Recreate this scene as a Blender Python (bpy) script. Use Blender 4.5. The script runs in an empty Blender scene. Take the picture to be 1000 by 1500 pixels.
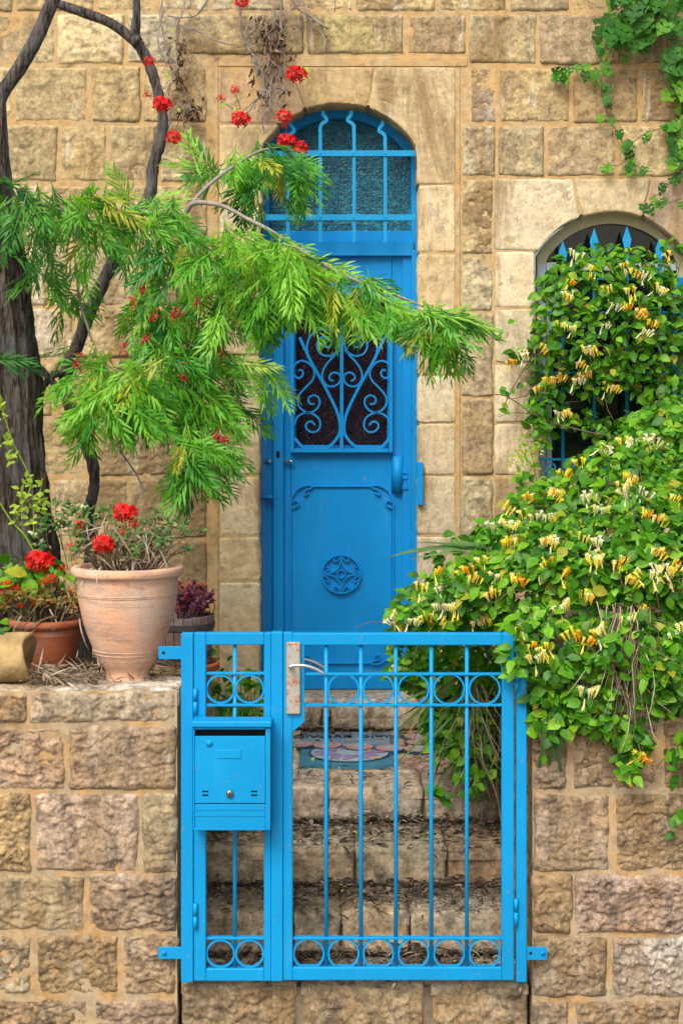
import bpy, bmesh, math, random
import numpy as np
from mathutils import Vector, Matrix

random.seed(7)
rng = np.random.default_rng(7)
scene = bpy.context.scene
COL = scene.collection
R = math.radians

# ------------------------------------------------------------------ camera, sky, sun, exposure
CAM_H = 2.13          # camera height above the gate's foot (the street lies lower)
CAM_D = 6.0           # metres from camera to the gate plane (Y = 0)
FPX = 2364.0
cam_data = bpy.data.cameras.new("camera")
cam = bpy.data.objects.new("camera", cam_data)
COL.objects.link(cam)
cam.location = (0, -CAM_D, CAM_H)
cam.rotation_euler = (R(90), 0, 0)
cam_data.sensor_fit = 'HORIZONTAL'
cam_data.sensor_width = 36.0
cam_data.lens = 36.0 * FPX / 1000.0
cam_data.shift_y = -0.15
cam_data.clip_start = 0.1
cam_data.clip_end = 500
scene.camera = cam

world = bpy.data.worlds.new("World")
scene.world = world
world.use_nodes = True
wn = world.node_tree
wn.nodes.clear()
w_out = wn.nodes.new('ShaderNodeOutputWorld')
w_bg = wn.nodes.new('ShaderNodeBackground')
w_sky = wn.nodes.new('ShaderNodeTexSky')
w_sky.sky_type = 'NISHITA'
w_sky.sun_disc = False
w_sky.sun_elevation = R(47)
w_sky.sun_rotation = R(202)
w_sky.air_density = 1.0
w_sky.dust_density = 6.0
w_sky.ozone_density = 0.6
w_bg.inputs['Strength'].default_value = 0.13
wn.links.new(w_sky.outputs[0], w_bg.inputs[0])
wn.links.new(w_bg.outputs[0], w_out.inputs[0])

sun_data = bpy.data.lights.new("sun", 'SUN')
sun_data.energy = 1.8
sun_data.angle = R(28)
sun_data.color = (1.0, 0.955, 0.86)
sun = bpy.data.objects.new("sun", sun_data)
COL.objects.link(sun)
sun.rotation_euler = Vector((0.36, 0.70, -0.98)).to_track_quat('-Z', 'Y').to_euler()
sun.location = (-3, -8, 9)

scene.view_settings.view_transform = 'Standard'
scene.view_settings.look = 'None'
scene.view_settings.gamma = 1.0
scene.view_settings.use_curve_mapping = False
scene.view_settings.exposure = 0.56

# ------------------------------------------------------------------ placing helpers
def S(Y):
    return FPX / (CAM_D + Y)
def PX(x, Y):
    return (x - 500.0) / S(Y)
def PZ(y, Y):
    return CAM_H - (y - 600.0) / S(Y)
def P(x, y, Y):
    return Vector((PX(x, Y), Y, PZ(y, Y)))

# ------------------------------------------------------------------ numpy noise
def _hash(ix, iy, seed):
    h = (ix.astype(np.int64) * 374761393 + iy.astype(np.int64) * 668265263 + seed * 1442695041) & 0xFFFFFFFF
    h = ((h ^ (h >> 13)) * 1274126177) & 0xFFFFFFFF
    h = (h ^ (h >> 16)) & 0xFFFFFFFF
    return h / 4294967295.0
def vnoise(x, y, seed=0):
    ix = np.floor(x).astype(np.int64); iy = np.floor(y).astype(np.int64)
    fx = x - ix; fy = y - iy
    fx = fx * fx * (3 - 2 * fx); fy = fy * fy * (3 - 2 * fy)
    a = _hash(ix, iy, seed); b = _hash(ix + 1, iy, seed)
    c = _hash(ix, iy + 1, seed); d = _hash(ix + 1, iy + 1, seed)
    return (a * (1 - fx) + b * fx) * (1 - fy) + (c * (1 - fx) + d * fx) * fy - 0.5
def fbm(x, y, seed=0, octv=4):
    v = 0; a = 1.0
    for o in range(octv):
        v = v + a * vnoise(x * 2 ** o, y * 2 ** o, seed + o * 17)
        a *= 0.5
    return v
def facets(x, y, seed=0):
    """split-rock relief: tilted plane per jittered cell"""
    ix = np.floor(x).astype(np.int64); iy = np.floor(y).astype(np.int64)
    best = np.full(x.shape, 1e9); val = np.zeros(x.shape)
    for dx in (-1, 0, 1):
        for dy in (-1, 0, 1):
            cx = ix + dx; cy = iy + dy
            px_ = cx + _hash(cx, cy, seed + 1); py_ = cy + _hash(cx, cy, seed + 2)
            d = (px_ - x) ** 2 + (py_ - y) ** 2
            h = _hash(cx, cy, seed + 3) - 0.5 + (x - px_) * (_hash(cx, cy, seed + 4) - 0.5) * 1.6 + (y - py_) * (_hash(cx, cy, seed + 5) - 0.75) * 1.6
            m = d < best
            val = np.where(m, h, val); best = np.where(m, d, best)
    return val

# ------------------------------------------------------------------ object helpers
def empty(name, loc, label, cat, group=None):
    o = bpy.data.objects.new(name, None)
    o.empty_display_size = 0.1
    COL.objects.link(o)
    o.location = loc
    tag(o, label, cat, group)
    return o
def tag(o, label, cat, group=None):
    o['label'] = label; o['category'] = cat
    if group: o['group'] = group
    return o
def adopt(o, parent):
    """parent keeping the world place of geometry built in world coordinates"""
    o.parent = parent
    m = Matrix.Identity(4); p = parent
    chain = []
    while p is not None:
        chain.append(p); p = p.parent
    w = Matrix.Identity(4)
    for q in reversed(chain):
        w = w @ q.matrix_parent_inverse @ Matrix.LocRotScale(q.location, q.rotation_euler, q.scale)
    o.matrix_parent_inverse = w.inverted()
def link(name, mesh, mats=None, parent=None, color=None):
    o = bpy.data.objects.new(name, mesh)
    COL.objects.link(o)
    if mats is not None and len(mesh.materials) == 0:
        for m in (mats if isinstance(mats, (list, tuple)) else [mats]):
            mesh.materials.append(m)
    if parent is not None: adopt(o, parent)
    if color is not None: o.color = (*color, 1.0)
    return o
def np_mesh(name, verts, faces, smooth=False, midx=None):
    """faces: list of tuples or an (n,k) array"""
    me = bpy.data.meshes.new(name)
    verts = np.asarray(verts, dtype=np.float32)
    if isinstance(faces, np.ndarray):
        k = faces.shape[1]; n = len(faces)
        me.vertices.add(len(verts)); me.vertices.foreach_set('co', verts.ravel())
        me.loops.add(n * k); me.loops.foreach_set('vertex_index', faces.ravel().astype(np.int32))
        me.polygons.add(n); me.polygons.foreach_set('loop_start', np.arange(0, n * k, k, dtype=np.int32))
        me.polygons.foreach_set('loop_total', np.full(n, k, dtype=np.int32))
        me.update(calc_edges=True)
    else:
        me.from_pydata(verts.tolist(), [], faces)
    if midx is not None:
        me.polygons.foreach_set('material_index', np.asarray(midx, dtype=np.int32))
    if smooth:
        me.polygons.foreach_set('use_smooth', np.ones(len(me.polygons), dtype=bool))
    me.update()
    return me

class MB:
    """collects shapes and links them as one mesh object"""
    def __init__(self):
        self.v = []; self.f = []; self.mi = []; self.cur = 0; self.sm = []
        self.smooth = False
    def add(self, vs, fs, smooth=None):
        b = len(self.v)
        self.v.extend([tuple(p) for p in vs])
        for f in fs:
            self.f.append(tuple(i + b for i in f)); self.mi.append(self.cur)
            self.sm.append(self.smooth if smooth is None else smooth)
    def box(self, x0, x1, y0, y1, z0, z1, bev=0.0):
        if x0 > x1: x0, x1 = x1, x0
        if y0 > y1: y0, y1 = y1, y0
        if z0 > z1: z0, z1 = z1, z0
        b = min(bev, (x1 - x0) * .45, (y1 - y0) * .45, (z1 - z0) * .45)
        if b <= 1e-6:
            vs = [(x, y, z) for x in (x0, x1) for y in (y0, y1) for z in (z0, z1)]
            self.add(vs, [(0, 1, 3, 2), (4, 6, 7, 5), (0, 4, 5, 1), (2, 3, 7, 6), (0, 2, 6, 4), (1, 5, 7, 3)], False)
            return
        c = ((x0 + x1) / 2, (y0 + y1) / 2, (z0 + z1) / 2)
        h = ((x1 - x0) / 2, (y1 - y0) / 2, (z1 - z0) / 2)
        idx = {}; vs = []
        for sx in (-1, 1):
            for sy in (-1, 1):
                for sz in (-1, 1):
                    for ax in range(3):
                        s = (sx, sy, sz)
                        vs.append(tuple(c[i] + s[i] * (h[i] if i == ax else h[i] - b) for i in range(3)))
                        idx[(sx, sy, sz, ax)] = len(vs) - 1
        fs = []
        for ax in range(3):
            o1, o2 = [a for a in range(3) if a != ax]
            for s in (-1, 1):
                q = []
                for (p1, p2) in ((-1, -1), (1, -1), (1, 1), (-1, 1)):
                    k = [0, 0, 0]; k[ax] = s; k[o1] = p1; k[o2] = p2
                    q.append(idx[(*k, ax)])
                fs.append(tuple(q))
        for ax in range(3):
            o1, o2 = [a for a in range(3) if a != ax]
            for s1 in (-1, 1):
                for s2 in (-1, 1):
                    q = []
                    for (e, a) in ((-1, o1), (-1, o2), (1, o2), (1, o1)):
                        k = [0, 0, 0]; k[ax] = e; k[o1] = s1; k[o2] = s2
                        q.append(idx[(*k, a)])
                    fs.append(tuple(q))
        for sx in (-1, 1):
            for sy in (-1, 1):
                for sz in (-1, 1):
                    fs.append(tuple(idx[(sx, sy, sz, a)] for a in range(3)))
        self.add(vs, fs, False)
    def pbox(self, px0, px1, py0, py1, Y0, Y1, bev=0.003):
        """box whose front face fills the given picture rectangle of the plane Y0"""
        self.box(PX(px0, Y0), PX(px1, Y0), Y0, Y1, PZ(py0, Y0), PZ(py1, Y0), bev)
    def tube(self, pts, rad, n=8, cap=True, squash=None, rough=0, seed=0):
        pts = [Vector(p) for p in pts]
        if not isinstance(rad, (list, tuple)): rad = [rad] * len(pts)
        up = Vector((0.13, 0.31, 0.94)); vs = []; fs = []
        t0 = (pts[1] - pts[0]).normalized()
        a = t0.cross(up)
        if a.length < 0.05: a = t0.cross(Vector((1, 0, 0)))
        a.normalize()
        for i, p in enumerate(pts):
            t = (pts[min(i + 1, len(pts) - 1)] - pts[max(i - 1, 0)])
            if t.length < 1e-9: t = t0
            t.normalize()
            a = (a - t * a.dot(t)); a.normalize(); b = t.cross(a)
            for k in range(n):
                an = 2 * math.pi * k / n
                r = rad[i]
                if rough: r *= 1 + rough * (random.random() - .5)
                vs.append(p + a * math.cos(an) * r + b * math.sin(an) * r)
        m = len(pts)
        for i in range(m - 1):
            for k in range(n):
                fs.append((i * n + k, i * n + (k + 1) % n, (i + 1) * n + (k + 1) % n, (i + 1) * n + k))
        if cap:
            fs.append(tuple(range(n - 1, -1, -1))); fs.append(tuple((m - 1) * n + k for k in range(n)))
        self.add(vs, fs, True)
    def bar(self, pts, w, Y0, Y1, closed=False):
        """flat iron bar following (x, z) points, w wide in the picture plane, from Y0 to Y1"""
        n = len(pts); vs = []; fs = []
        for i in range(n):
            if closed: p0 = pts[(i - 1) % n]; p1 = pts[(i + 1) % n]
            else: p0 = pts[max(i - 1, 0)]; p1 = pts[min(i + 1, n - 1)]
            tx = p1[0] - p0[0]; tz = p1[1] - p0[1]; L = math.hypot(tx, tz) or 1
            nx, nz = -tz / L * w / 2, tx / L * w / 2
            x, z = pts[i]
            vs += [(x + nx, Y0, z + nz), (x - nx, Y0, z - nz), (x - nx, Y1, z - nz), (x + nx, Y1, z + nz)]
        m = n if closed else n - 1
        for i in range(m):
            j = (i + 1) % n
            for k in range(4):
                fs.append((i * 4 + k, i * 4 + (k + 1) % 4, j * 4 + (k + 1) % 4, j * 4 + k))
        if not closed:
            fs.append((0, 1, 2, 3)); fs.append(tuple((n - 1) * 4 + k for k in (3, 2, 1, 0)))
        self.add(vs, fs, False)
    def prism(self, poly, Y0, Y1):
        n = len(poly)
        vs = [(x, Y0, z) for x, z in poly] + [(x, Y1, z) for x, z in poly]
        fs = [tuple(range(n)), tuple(range(2 * n - 1, n - 1, -1))]
        fs += [(i, (i + 1) % n, n + (i + 1) % n, n + i) for i in range(n)]
        self.add(vs, fs, False)
    def lathe(self, prof, cx, cy, n=40, smooth=True, wob=0):
        vs = []; fs = []
        m = len(prof)
        for i, (r, z) in enumerate(prof):
            for k in range(n):
                an = 2 * math.pi * k / n
                rr = r * (1 + wob * (math.sin(an * 2 + i * .3) * .5 + math.sin(an * 3 + 1 - i * .5) * .5))
                vs.append((cx + rr * math.cos(an), cy + rr * math.sin(an), z))
        for i in range(m - 1):
            for k in range(n):
                fs.append((i * n + k, i * n + (k + 1) % n, (i + 1) * n + (k + 1) % n, (i + 1) * n + k))
        self.add(vs, fs, smooth)
    def disc(self, c, r, axis='Y', n=14, depth=0.01):
        """short cylinder along axis starting at c"""
        c = Vector(c); d = {'Y': Vector((0, 1, 0)), 'X': Vector((1, 0, 0)), 'Z': Vector((0, 0, 1))}[axis]
        self.tube([c, c + d * depth], r, n)
    def ball(self, c, r, sx=1, sy=1, sz=1, n=10, m=6):
        vs = []; fs = []
        for i in range(m + 1):
            th = math.pi * i / m
            for k in range(n):
                an = 2 * math.pi * k / n
                vs.append((c[0] + r * sx * math.sin(th) * math.cos(an), c[1] + r * sy * math.sin(th) * math.sin(an), c[2] + r * sz * math.cos(th)))
        for i in range(m):
            for k in range(n):
                fs.append((i * n + k, (i + 1) * n + k, (i + 1) * n + (k + 1) % n, i * n + (k + 1) % n))
        self.add(vs, fs, True)
    def mesh(self, name, fix=True):
        me = bpy.data.meshes.new(name)
        me.from_pydata([tuple(v) for v in self.v], [], self.f)
        me.polygons.foreach_set('material_index', np.asarray(self.mi, dtype=np.int32))
        me.polygons.foreach_set('use_smooth', np.asarray(self.sm, dtype=bool))
        if fix:
            bm = bmesh.new(); bm.from_mesh(me)
            bmesh.ops.recalc_face_normals(bm, faces=bm.faces)
            bm.to_mesh(me); bm.free()
        me.update()
        return me
    def build(self, name, mat, parent=None, color=None, fix=True):
        return link(name, self.mesh(name, fix), mat, parent, color)

def smooth_path(pts, sub=8):
    """Catmull-Rom through points (tuples of any length)"""
    out = []; n = len(pts)
    for i in range(n - 1):
        p0 = pts[max(i - 1, 0)]; p1 = pts[i]; p2 = pts[i + 1]; p3 = pts[min(i + 2, n - 1)]
        for k in range(sub):
            t = k / sub
            out.append(tuple(0.5 * (2 * b + (-a + c) * t + (2 * a - 5 * b + 4 * c - d) * t * t + (-a + 3 * b - 3 * c + d) * t ** 3) for a, b, c, d in zip(p0, p1, p2, p3)))
    out.append(tuple(pts[-1]))
    return out
def px_path(pts, Y, sub=6):
    """[(px, py, r_px)] -> smoothed world points and radii at depth Y (Y may be a per-point 4th value)"""
    full = [(p[0], p[1], p[2], p[3] if len(p) > 3 else Y) for p in pts]
    sm = smooth_path(full, sub)
    return [P(a, b, d) for a, b, c, d in sm], [max(c, .3) / S(d) for a, b, c, d in sm]

# ------------------------------------------------------------------ materials
class NT:
    def __init__(self, name):
        self.m = bpy.data.materials.new(name); self.m.use_nodes = True
        self.t = self.m.node_tree; self.t.nodes.clear()
        self.out = self.n('ShaderNodeOutputMaterial')
        self.b = self.n('ShaderNodeBsdfPrincipled')
        self.l(self.b.outputs[0], self.out.inputs[0])
    def n(self, kind, **kw):
        x = self.t.nodes.new(kind)
        for k, v in kw.items(): setattr(x, k, v)
        return x
    def l(self, a, b): self.t.links.new(a, b)
    def setv(self, sock, v):
        if hasattr(v, 'links') or hasattr(v, 'is_linked'): self.l(v, sock)
        elif isinstance(v, (tuple, list)): sock.default_value = (*v, 1.0) if len(v) == 3 and len(sock.default_value) == 4 else v
        else: sock.default_value = v
    def pos(self):
        return self.n('ShaderNodeNewGeometry').outputs['Position']
    def mapping(self, vec, scale):
        m = self.n('ShaderNodeMapping'); self.l(vec, m.inputs[0]); m.inputs['Scale'].default_value = scale
        return m.outputs[0]
    def noise(self, vec, scale, detail=4, rough=.55, dist=0):
        x = self.n('ShaderNodeTexNoise'); self.l(vec, x.inputs['Vector'])
        x.inputs['Scale'].default_value = scale; x.inputs['Detail'].default_value = detail
        x.inputs['Roughness'].default_value = rough; x.inputs['Distortion'].default_value = dist
        return x.outputs['Fac']
    def vor(self, vec, scale, feature='F1', out='Distance'):
        x = self.n('ShaderNodeTexVoronoi', feature=feature); self.l(vec, x.inputs['Vector'])
        x.inputs['Scale'].default_value = scale
        return x.outputs[out]
    def ramp(self, fac, stops):
        r = self.n('ShaderNodeValToRGB'); self.l(fac, r.inputs[0])
        e = r.color_ramp.elements
        while len(e) < len(stops): e.new(0.5)
        for k, (p, c) in zip(e, stops):
            k.position = p
            if isinstance(c, (int, float)): c = (c, c, c)
            k.color = (*c, 1)
        return r.outputs[0]
    def mix(self, f, a, b, mode='MIX'):
        x = self.n('ShaderNodeMix', data_type='RGBA', blend_type=mode)
        self.setv(x.inputs[0], f); self.setv(x.inputs[6], a); self.setv(x.inputs[7], b)
        return x.outputs[2]
    def math(self, op, a, b=0.0):
        x = self.n('ShaderNodeMath', operation=op)
        self.setv(x.inputs[0], a); self.setv(x.inputs[1], b)
        return x.outputs[0]
    def bump(self, h, strength=.4, dist=.005, normal=None):
        x = self.n('ShaderNodeBump'); self.l(h, x.inputs['Height'])
        x.inputs['Strength'].default_value = strength; x.inputs['Distance'].default_value = dist
        if normal is not None: self.l(normal, x.inputs['Normal'])
        self.l(x.outputs[0], self.b.inputs['Normal'])
        return x.outputs[0]
    def base(self, v): self.setv(self.b.inputs['Base Color'], v)
    def rough(self, v): self.setv(self.b.inputs['Roughness'], v)
    def spec(self, v): self.b.inputs['Specular IOR Level'].default_value = v

def stone_mat(name, ochre, dark, white_amt, dark_amt, bump_s, con=1.0, wash=0.0, pink=.42):
    m = NT(name); p = m.pos()
    info = m.n('ShaderNodeObjectInfo')
    c = info.outputs['Color']
    n1 = m.noise(p, 3.1, 6, .6, .4)
    c = m.mix(m.ramp(n1, [(.48, 0), (.66, .6)]), c, ochre)
    n2 = m.noise(p, 17, 8, .7)
    c = m.mix(1.0, c, m.ramp(n2, [(.36, 1 - .48 * con), (.5, 1.0), (.64, 1 + .36 * con)]), 'MULTIPLY')
    pk = m.noise(m.mapping(p, (1, 1, 1.7)), 5.2, 7, .65, .8)
    c = m.mix(m.ramp(pk, [(.58, 0), (.70, pink)]), c, (0.42, .26, .17))
    if wash:
        ws = m.noise(m.mapping(p, (2.6, 1, .8)), 1.5, 9, .68, .5)
        c = m.mix(m.ramp(ws, [(.47, 0), (.60, wash)]), c, (.25, .17, .085))
        ws2 = m.noise(m.mapping(p, (5, 1, 1.1)), 1.9, 9, .7, .3)
        c = m.mix(m.ramp(ws2, [(.58, 0), (.70, wash * .9)]), c, (.62, .56, .45))
    dk = m.noise(m.mapping(p, (1.3, 1, .8)), 6.5, 12, .72)
    c = m.mix(m.ramp(dk, [(.53 - dark_amt, 0), (.66 - dark_amt * .6, .85)]), c, dark)
    wt = m.noise(m.mapping(p, (1, 2, 1.2)), 4.1, 12, .75, .3)
    c = m.mix(m.ramp(wt, [(.64 - white_amt, 0), (.72 - white_amt, .8)]), c, (.50, .49, .46))
    sp = m.noise(p, 60, 6, .75)
    c = m.mix(1.0, c, m.ramp(sp, [(.36, 1 - .30 * con), (.5, 1.0), (.64, 1 + .20 * con)]), 'MULTIPLY')
    pit = m.vor(p, 60)
    pit = m.ramp(pit, [(0.05, 0.35), (.2, 1)])
    c = m.mix(m.ramp(m.noise(p, 9, 3), [(.5, 0), (.62, .8)]), c, m.mix(1.0, c, pit, 'MULTIPLY'))
    m.base(c); m.rough(.92); m.spec(.2)
    h = m.math('ADD', m.math('MULTIPLY', m.noise(p, 70, 10, .72), 1.0), m.math('MULTIPLY', m.noise(p, 230, 4, .6), .4))
    m.bump(h, bump_s, .008)
    return m.m

def mortar_mat(name, col, col2):
    m = NT(name); p = m.pos()
    c = m.mix(m.ramp(m.noise(p, 5, 6, .6), [(.42, 0), (.58, 1)]), col, col2)
    c = m.mix(1.0, c, m.ramp(m.noise(p, 25, 8, .7), [(.25, .6), (.5, 1), (.75, 1.25)]), 'MULTIPLY')
    c = m.mix(m.ramp(m.noise(p, 7, 10, .7), [(.58, 0), (.7, .7)]), c, (.10, .075, .05))
    m.base(c); m.rough(.95); m.spec(.15)
    m.bump(m.noise(p, 70, 8, .7), .5, .008)
    return m.m

def paint_mat(name, base, chip=.0, rough=.38):
    m = NT(name); p = m.pos()
    c = m.mix(m.ramp(m.noise(p, 2.5, 5, .6), [(.35, 0), (.65, 1)]), base, tuple(x * .86 for x in base))
    # dust and rubbed paint in streaks
    st = m.noise(m.mapping(p, (14, 14, 2.0)), 1.6, 6, .6)
    c = m.mix(m.ramp(st, [(.56, 0), (.8, .07)]), c, (.25, .4, .5))
    # small chips to rust
    ch = m.noise(p, 38, 8, .75)
    chm = m.ramp(ch, [(.648 - chip, 0), (.662 - chip, 1)])
    c = m.mix(chm, c, m.mix(m.noise(p, 120, 2), (.18, .07, .03), (.25, .25, .24)))
    m.base(c); m.rough(m.mix(m.noise(p, 9, 4), (rough - .07,) * 3, (rough + .12,) * 3)); m.spec(.22)
    h = m.math('ADD', m.noise(p, 110, 3, .5), m.math('MULTIPLY', m.noise(p, 14, 3), 2.0))
    m.bump(h, .10, .004)
    return m.m

def leaf_mat(name, stops, trans=.35, rough=.45, vein=True, bump=.0):
    """stops: colours an individual leaf may have (age, kind)"""
    m = NT(name)
    g = m.n('ShaderNodeNewGeometry'); info = m.n('ShaderNodeObjectInfo')
    f = m.math('FRACT', m.math('ADD', g.outputs['Random Per Island'], m.math('MULTIPLY', info.outputs['Random'], 7.31)))
    c = m.ramp(f, stops)
    p = g.outputs['Position']
    c = m.mix(1.0, c, m.ramp(m.noise(p, 40, 4, .6), [(.3, .72), (.7, 1.22)]), 'MULTIPLY')
    m.base(c); m.rough(rough + .08); m.spec(.28)
    tr = m.n('ShaderNodeBsdfTranslucent')
    m.l(m.mix(1.0, c, (1.5, 1.45, .7), 'MULTIPLY'), tr.inputs[0])
    ms = m.n('ShaderNodeMixShader'); ms.inputs[0].default_value = trans
    m.l(m.b.outputs[0], ms.inputs[1]); m.l(tr.outputs[0], ms.inputs[2]); m.l(ms.outputs[0], m.out.inputs[0])
    return m.m

def plain(name, col, rough=.7, metal=0, var=.25, nscale=20, bump=.2, bdist=.004, spec=.35, col2=None):
    m = NT(name); p = m.pos()
    c = m.mix(1.0, col, m.ramp(m.noise(p, nscale, 6, .65), [(.25, 1 - var), (.75, 1 + var)]), 'MULTIPLY')
    if col2 is not None:
        c = m.mix(m.ramp(m.noise(p, nscale * .35, 8, .7), [(.48, 0), (.62, 1)]), c, col2)
    m.base(c); m.rough(rough); m.b.inputs['Metallic'].default_value = metal; m.spec(spec)
    if bump: m.bump(m.noise(p, nscale * 4, 6, .65), bump, bdist)
    return m.m

def island_mat(name, stops, rough=.8, trans=0):
    m = NT(name)
    g = m.n('ShaderNodeNewGeometry')
    c = m.ramp(g.outputs['Random Per Island'], stops)
    c = m.mix(1.0, c, m.ramp(m.noise(g.outputs['Position'], 90, 3), [(.3, .75), (.7, 1.2)]), 'MULTIPLY')
    m.base(c); m.rough(rough); m.spec(.25)
    return m.m

M = {}
M['house_stone'] = stone_mat('house_stone', (.38, .27, .115), (.20, .15, .09), -.005, -.012, .6, .95, .9, .3)
M['jamb_stone'] = stone_mat('jamb_stone', (.50, .37, .19), (.24, .18, .12), -.005, -.05, .5, .5, .85, .25)
M['garden_stone'] = stone_mat('garden_stone', (.36, .225, .11), (.10, .08, .062), -.005, .02, .9, 1.15, .55, .14)
M['step_stone'] = stone_mat('step_stone', (.30, .225, .14), (.085, .07, .055), -.01, .01, .8)
M['mortar'] = mortar_mat('mortar', (.47, .315, .145), (.46, .345, .19))
M['garden_mortar'] = mortar_mat('garden_mortar', (.43, .28, .13), (.37, .30, .20))
M['step_mortar'] = mortar_mat('step_mortar', (.12, .09, .06), (.18, .145, .10))
M['gate_paint'] = paint_mat('gate_paint', (.001, .268, .60), .0, .42)
M['door_paint'] = paint_mat('door_paint', (.0008, .262, .69), -.005, .45)
M['grille_paint'] = paint_mat('grille_paint', (.006, .28, .60), .02, .5)
M['steel'] = plain('steel', (.52, .53, .52), .28, .9, .2, 60, .15, .001, .5)
# ------------------------------------------------------------------ stones
def arc_px(cx, cy, r, a0, a1, n=12):
    """picture-plane arc; angles in degrees, 90 = up"""
    return [(cx + r * math.cos(R(a0 + (a1 - a0) * i / n)), cy - r * math.sin(R(a0 + (a1 - a0) * i / n))) for i in range(n + 1)]
def _curve(pts, u):
    pts = np.asarray(pts, float)
    d = np.r_[0, np.cumsum(np.hypot(*np.diff(pts, axis=0).T))]
    d /= d[-1]
    return np.interp(u, d, pts[:, 0]), np.interp(u, d, pts[:, 1])
STONE_N = [0]
def stone(name, Y, bottom, top, left, right, mat, color, parent, res=.012, bulge=.012, amp=.02, style='rock',
          depth=.06, margin=.03, wob=.004, tilt=.006, edge=.006):
    """one stone; the four outline curves are picture points on the plane Y, bottom and top running left to
    right, left and right running bottom to top. A displaced front face with sides going back."""
    STONE_N[0] += 1; seed = STONE_N[0] * 13 + 5
    sr = random.Random(seed); amp *= sr.uniform(.62, 1.25); fq = sr.uniform(.75, 1.3)
    to = lambda c: [((p[0] - 500) / S(Y), CAM_H - (p[1] - 600) / S(Y)) for p in c]
    bottom, top, left, right = map(to, (bottom, top, left, right))
    W = max(abs(bottom[-1][0] - bottom[0][0]), abs(top[-1][0] - top[0][0])); H = max(abs(left[-1][1] - left[0][1]), abs(right[-1][1] - right[0][1]))
    nu = int(np.clip(W / res, 6, 96)); nv = int(np.clip(H / res, 6, 70))
    u = np.linspace(0, 1, nu + 1); v = np.linspace(0, 1, nv + 1)
    # small edge easing: samples denser at the rim
    ez = lambda t: t + .045 * np.sin(2 * np.pi * t) * -1 * .35
    u = ez(u); v = ez(v)
    bx, bz = _curve(bottom, u); tx, tz = _curve(top, u); lx, lz = _curve(left, v); rx, rz = _curve(right, v)
    U, V = np.meshgrid(u, v)
    def coons(b, t, l, r):
        c00, c10, c01, c11 = b[0], b[-1], t[0], t[-1]
        return ((1 - V) * b[None, :] + V * t[None, :] + (1 - U) * l[:, None] + U * r[:, None]
                - ((1 - U) * (1 - V) * c00 + U * (1 - V) * c10 + (1 - U) * V * c01 + U * V * c11))
    X = coons(bx, tx, lx, rx); Z = coons(bz, tz, lz, rz)
    d = np.minimum(np.minimum(U, 1 - U) * W, np.minimum(V, 1 - V) * H)
    # wavy outline and softened corners
    e = np.exp(-d / .02)
    X = X + wob * 2 * fbm(X * 14, Z * 14, seed, 3) * e
    Z = Z + wob * 2 * fbm(X * 14 + 40, Z * 14, seed + 3, 3) * e
    cu = np.minimum(U, 1 - U) * W; cv = np.minimum(V, 1 - V) * H
    cr = .012
    k = np.clip(1 - (cu + cv) / cr, 0, 1) * cr * .35
    X = X + np.sign(.5 - U) * k; Z = Z + np.sign(.5 - V) * k
    fade = np.clip(d / margin, 0, 1); fade = fade * fade * (3 - 2 * fade)
    fade2 = np.clip(d / .008, 0, 1)
    xs, zs = X * fq + seed * 3.1, Z * fq * sr.uniform(.85, 1.25) - seed * 1.7
    if style == 'rock':
        wx = xs + .03 * fbm(xs * 9, zs * 9, 3, 2); wz = zs + .03 * fbm(xs * 9, zs * 9, 8, 2)
        h = .34 * facets(wx * 8, wz * 11, seed) + .50 * facets(xs * 20 + .3 * vnoise(xs * 30, zs * 30, 4), zs * 29, seed + 9) + .42 * facets(xs * 42, zs * 60, seed + 19) + .22 * facets(xs * 85, zs * 110, seed + 39) + .30 * fbm(xs * 5, zs * 5, seed, 6) + .12
    elif style == 'pitched':
        wx = xs + .04 * fbm(xs * 8, zs * 8, 3, 2)
        h = .26 * facets(wx * 13, zs * 17, seed) + .36 * facets(wx * 30, zs * 36, seed + 9) + .26 * facets(wx * 66, zs * 74, seed + 29) + .42 * fbm(xs * 9, zs * 11, seed, 5) + .1
    else:
        h = .6 * fbm(xs * 6, zs * 6, seed, 3) + .5 * fbm(xs * 22, zs * 26, seed + 5, 4)
        pit = np.clip(vnoise(xs * 55, zs * 65, seed) + vnoise(xs * 20, zs * 20, seed + 2) - .42, 0, 1)
        h = h - pit * 1.8
    rs = np.random.default_rng(seed)
    ta, tb, off = (rs.random(3) - .5) * 2 * tilt
    Yd = Y - bulge * fade - amp * h * (.25 + .75 * fade) * fade2 + ta * (U - .5) + tb * (V - .5) + off + edge * (1 - fade2)
    nv1, nu1 = X.shape
    verts = np.stack([X, Yd, Z], -1).reshape(-1, 3)
    i = np.arange(nv1 * nu1).reshape(nv1, nu1)
    q = np.stack([i[:-1, :-1], i[:-1, 1:], i[1:, 1:], i[1:, :-1]], -1).reshape(-1, 4)
    ring = np.r_[i[0, :-1], i[:-1, -1], i[-1, :0:-1], i[:0:-1, 0]]
    rv = verts[ring].copy(); rv[:, 1] = Y + depth
    b0 = len(verts); n = len(ring); j = np.arange(n); j2 = (j + 1) % n
    sk = np.stack([ring[j2], ring[j], b0 + j, b0 + j2], -1)
    me = np_mesh(name, np.r_[verts, rv], np.r_[q, sk], smooth=(style != 'rock'))
    return link(name, me, mat, parent, color)
def rstone(name, Y, x0, x1, y0, y1, gap, *a, **k):
    g = gap / 2
    x0 += g; x1 -= g; y0 += g; y1 -= g
    return stone(name, Y, [(x0, y1), (x1, y1)], [(x0, y0), (x1, y0)], [(x0, y1), (x0, y0)], [(x1, y1), (x1, y0)], *a, **k)
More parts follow.
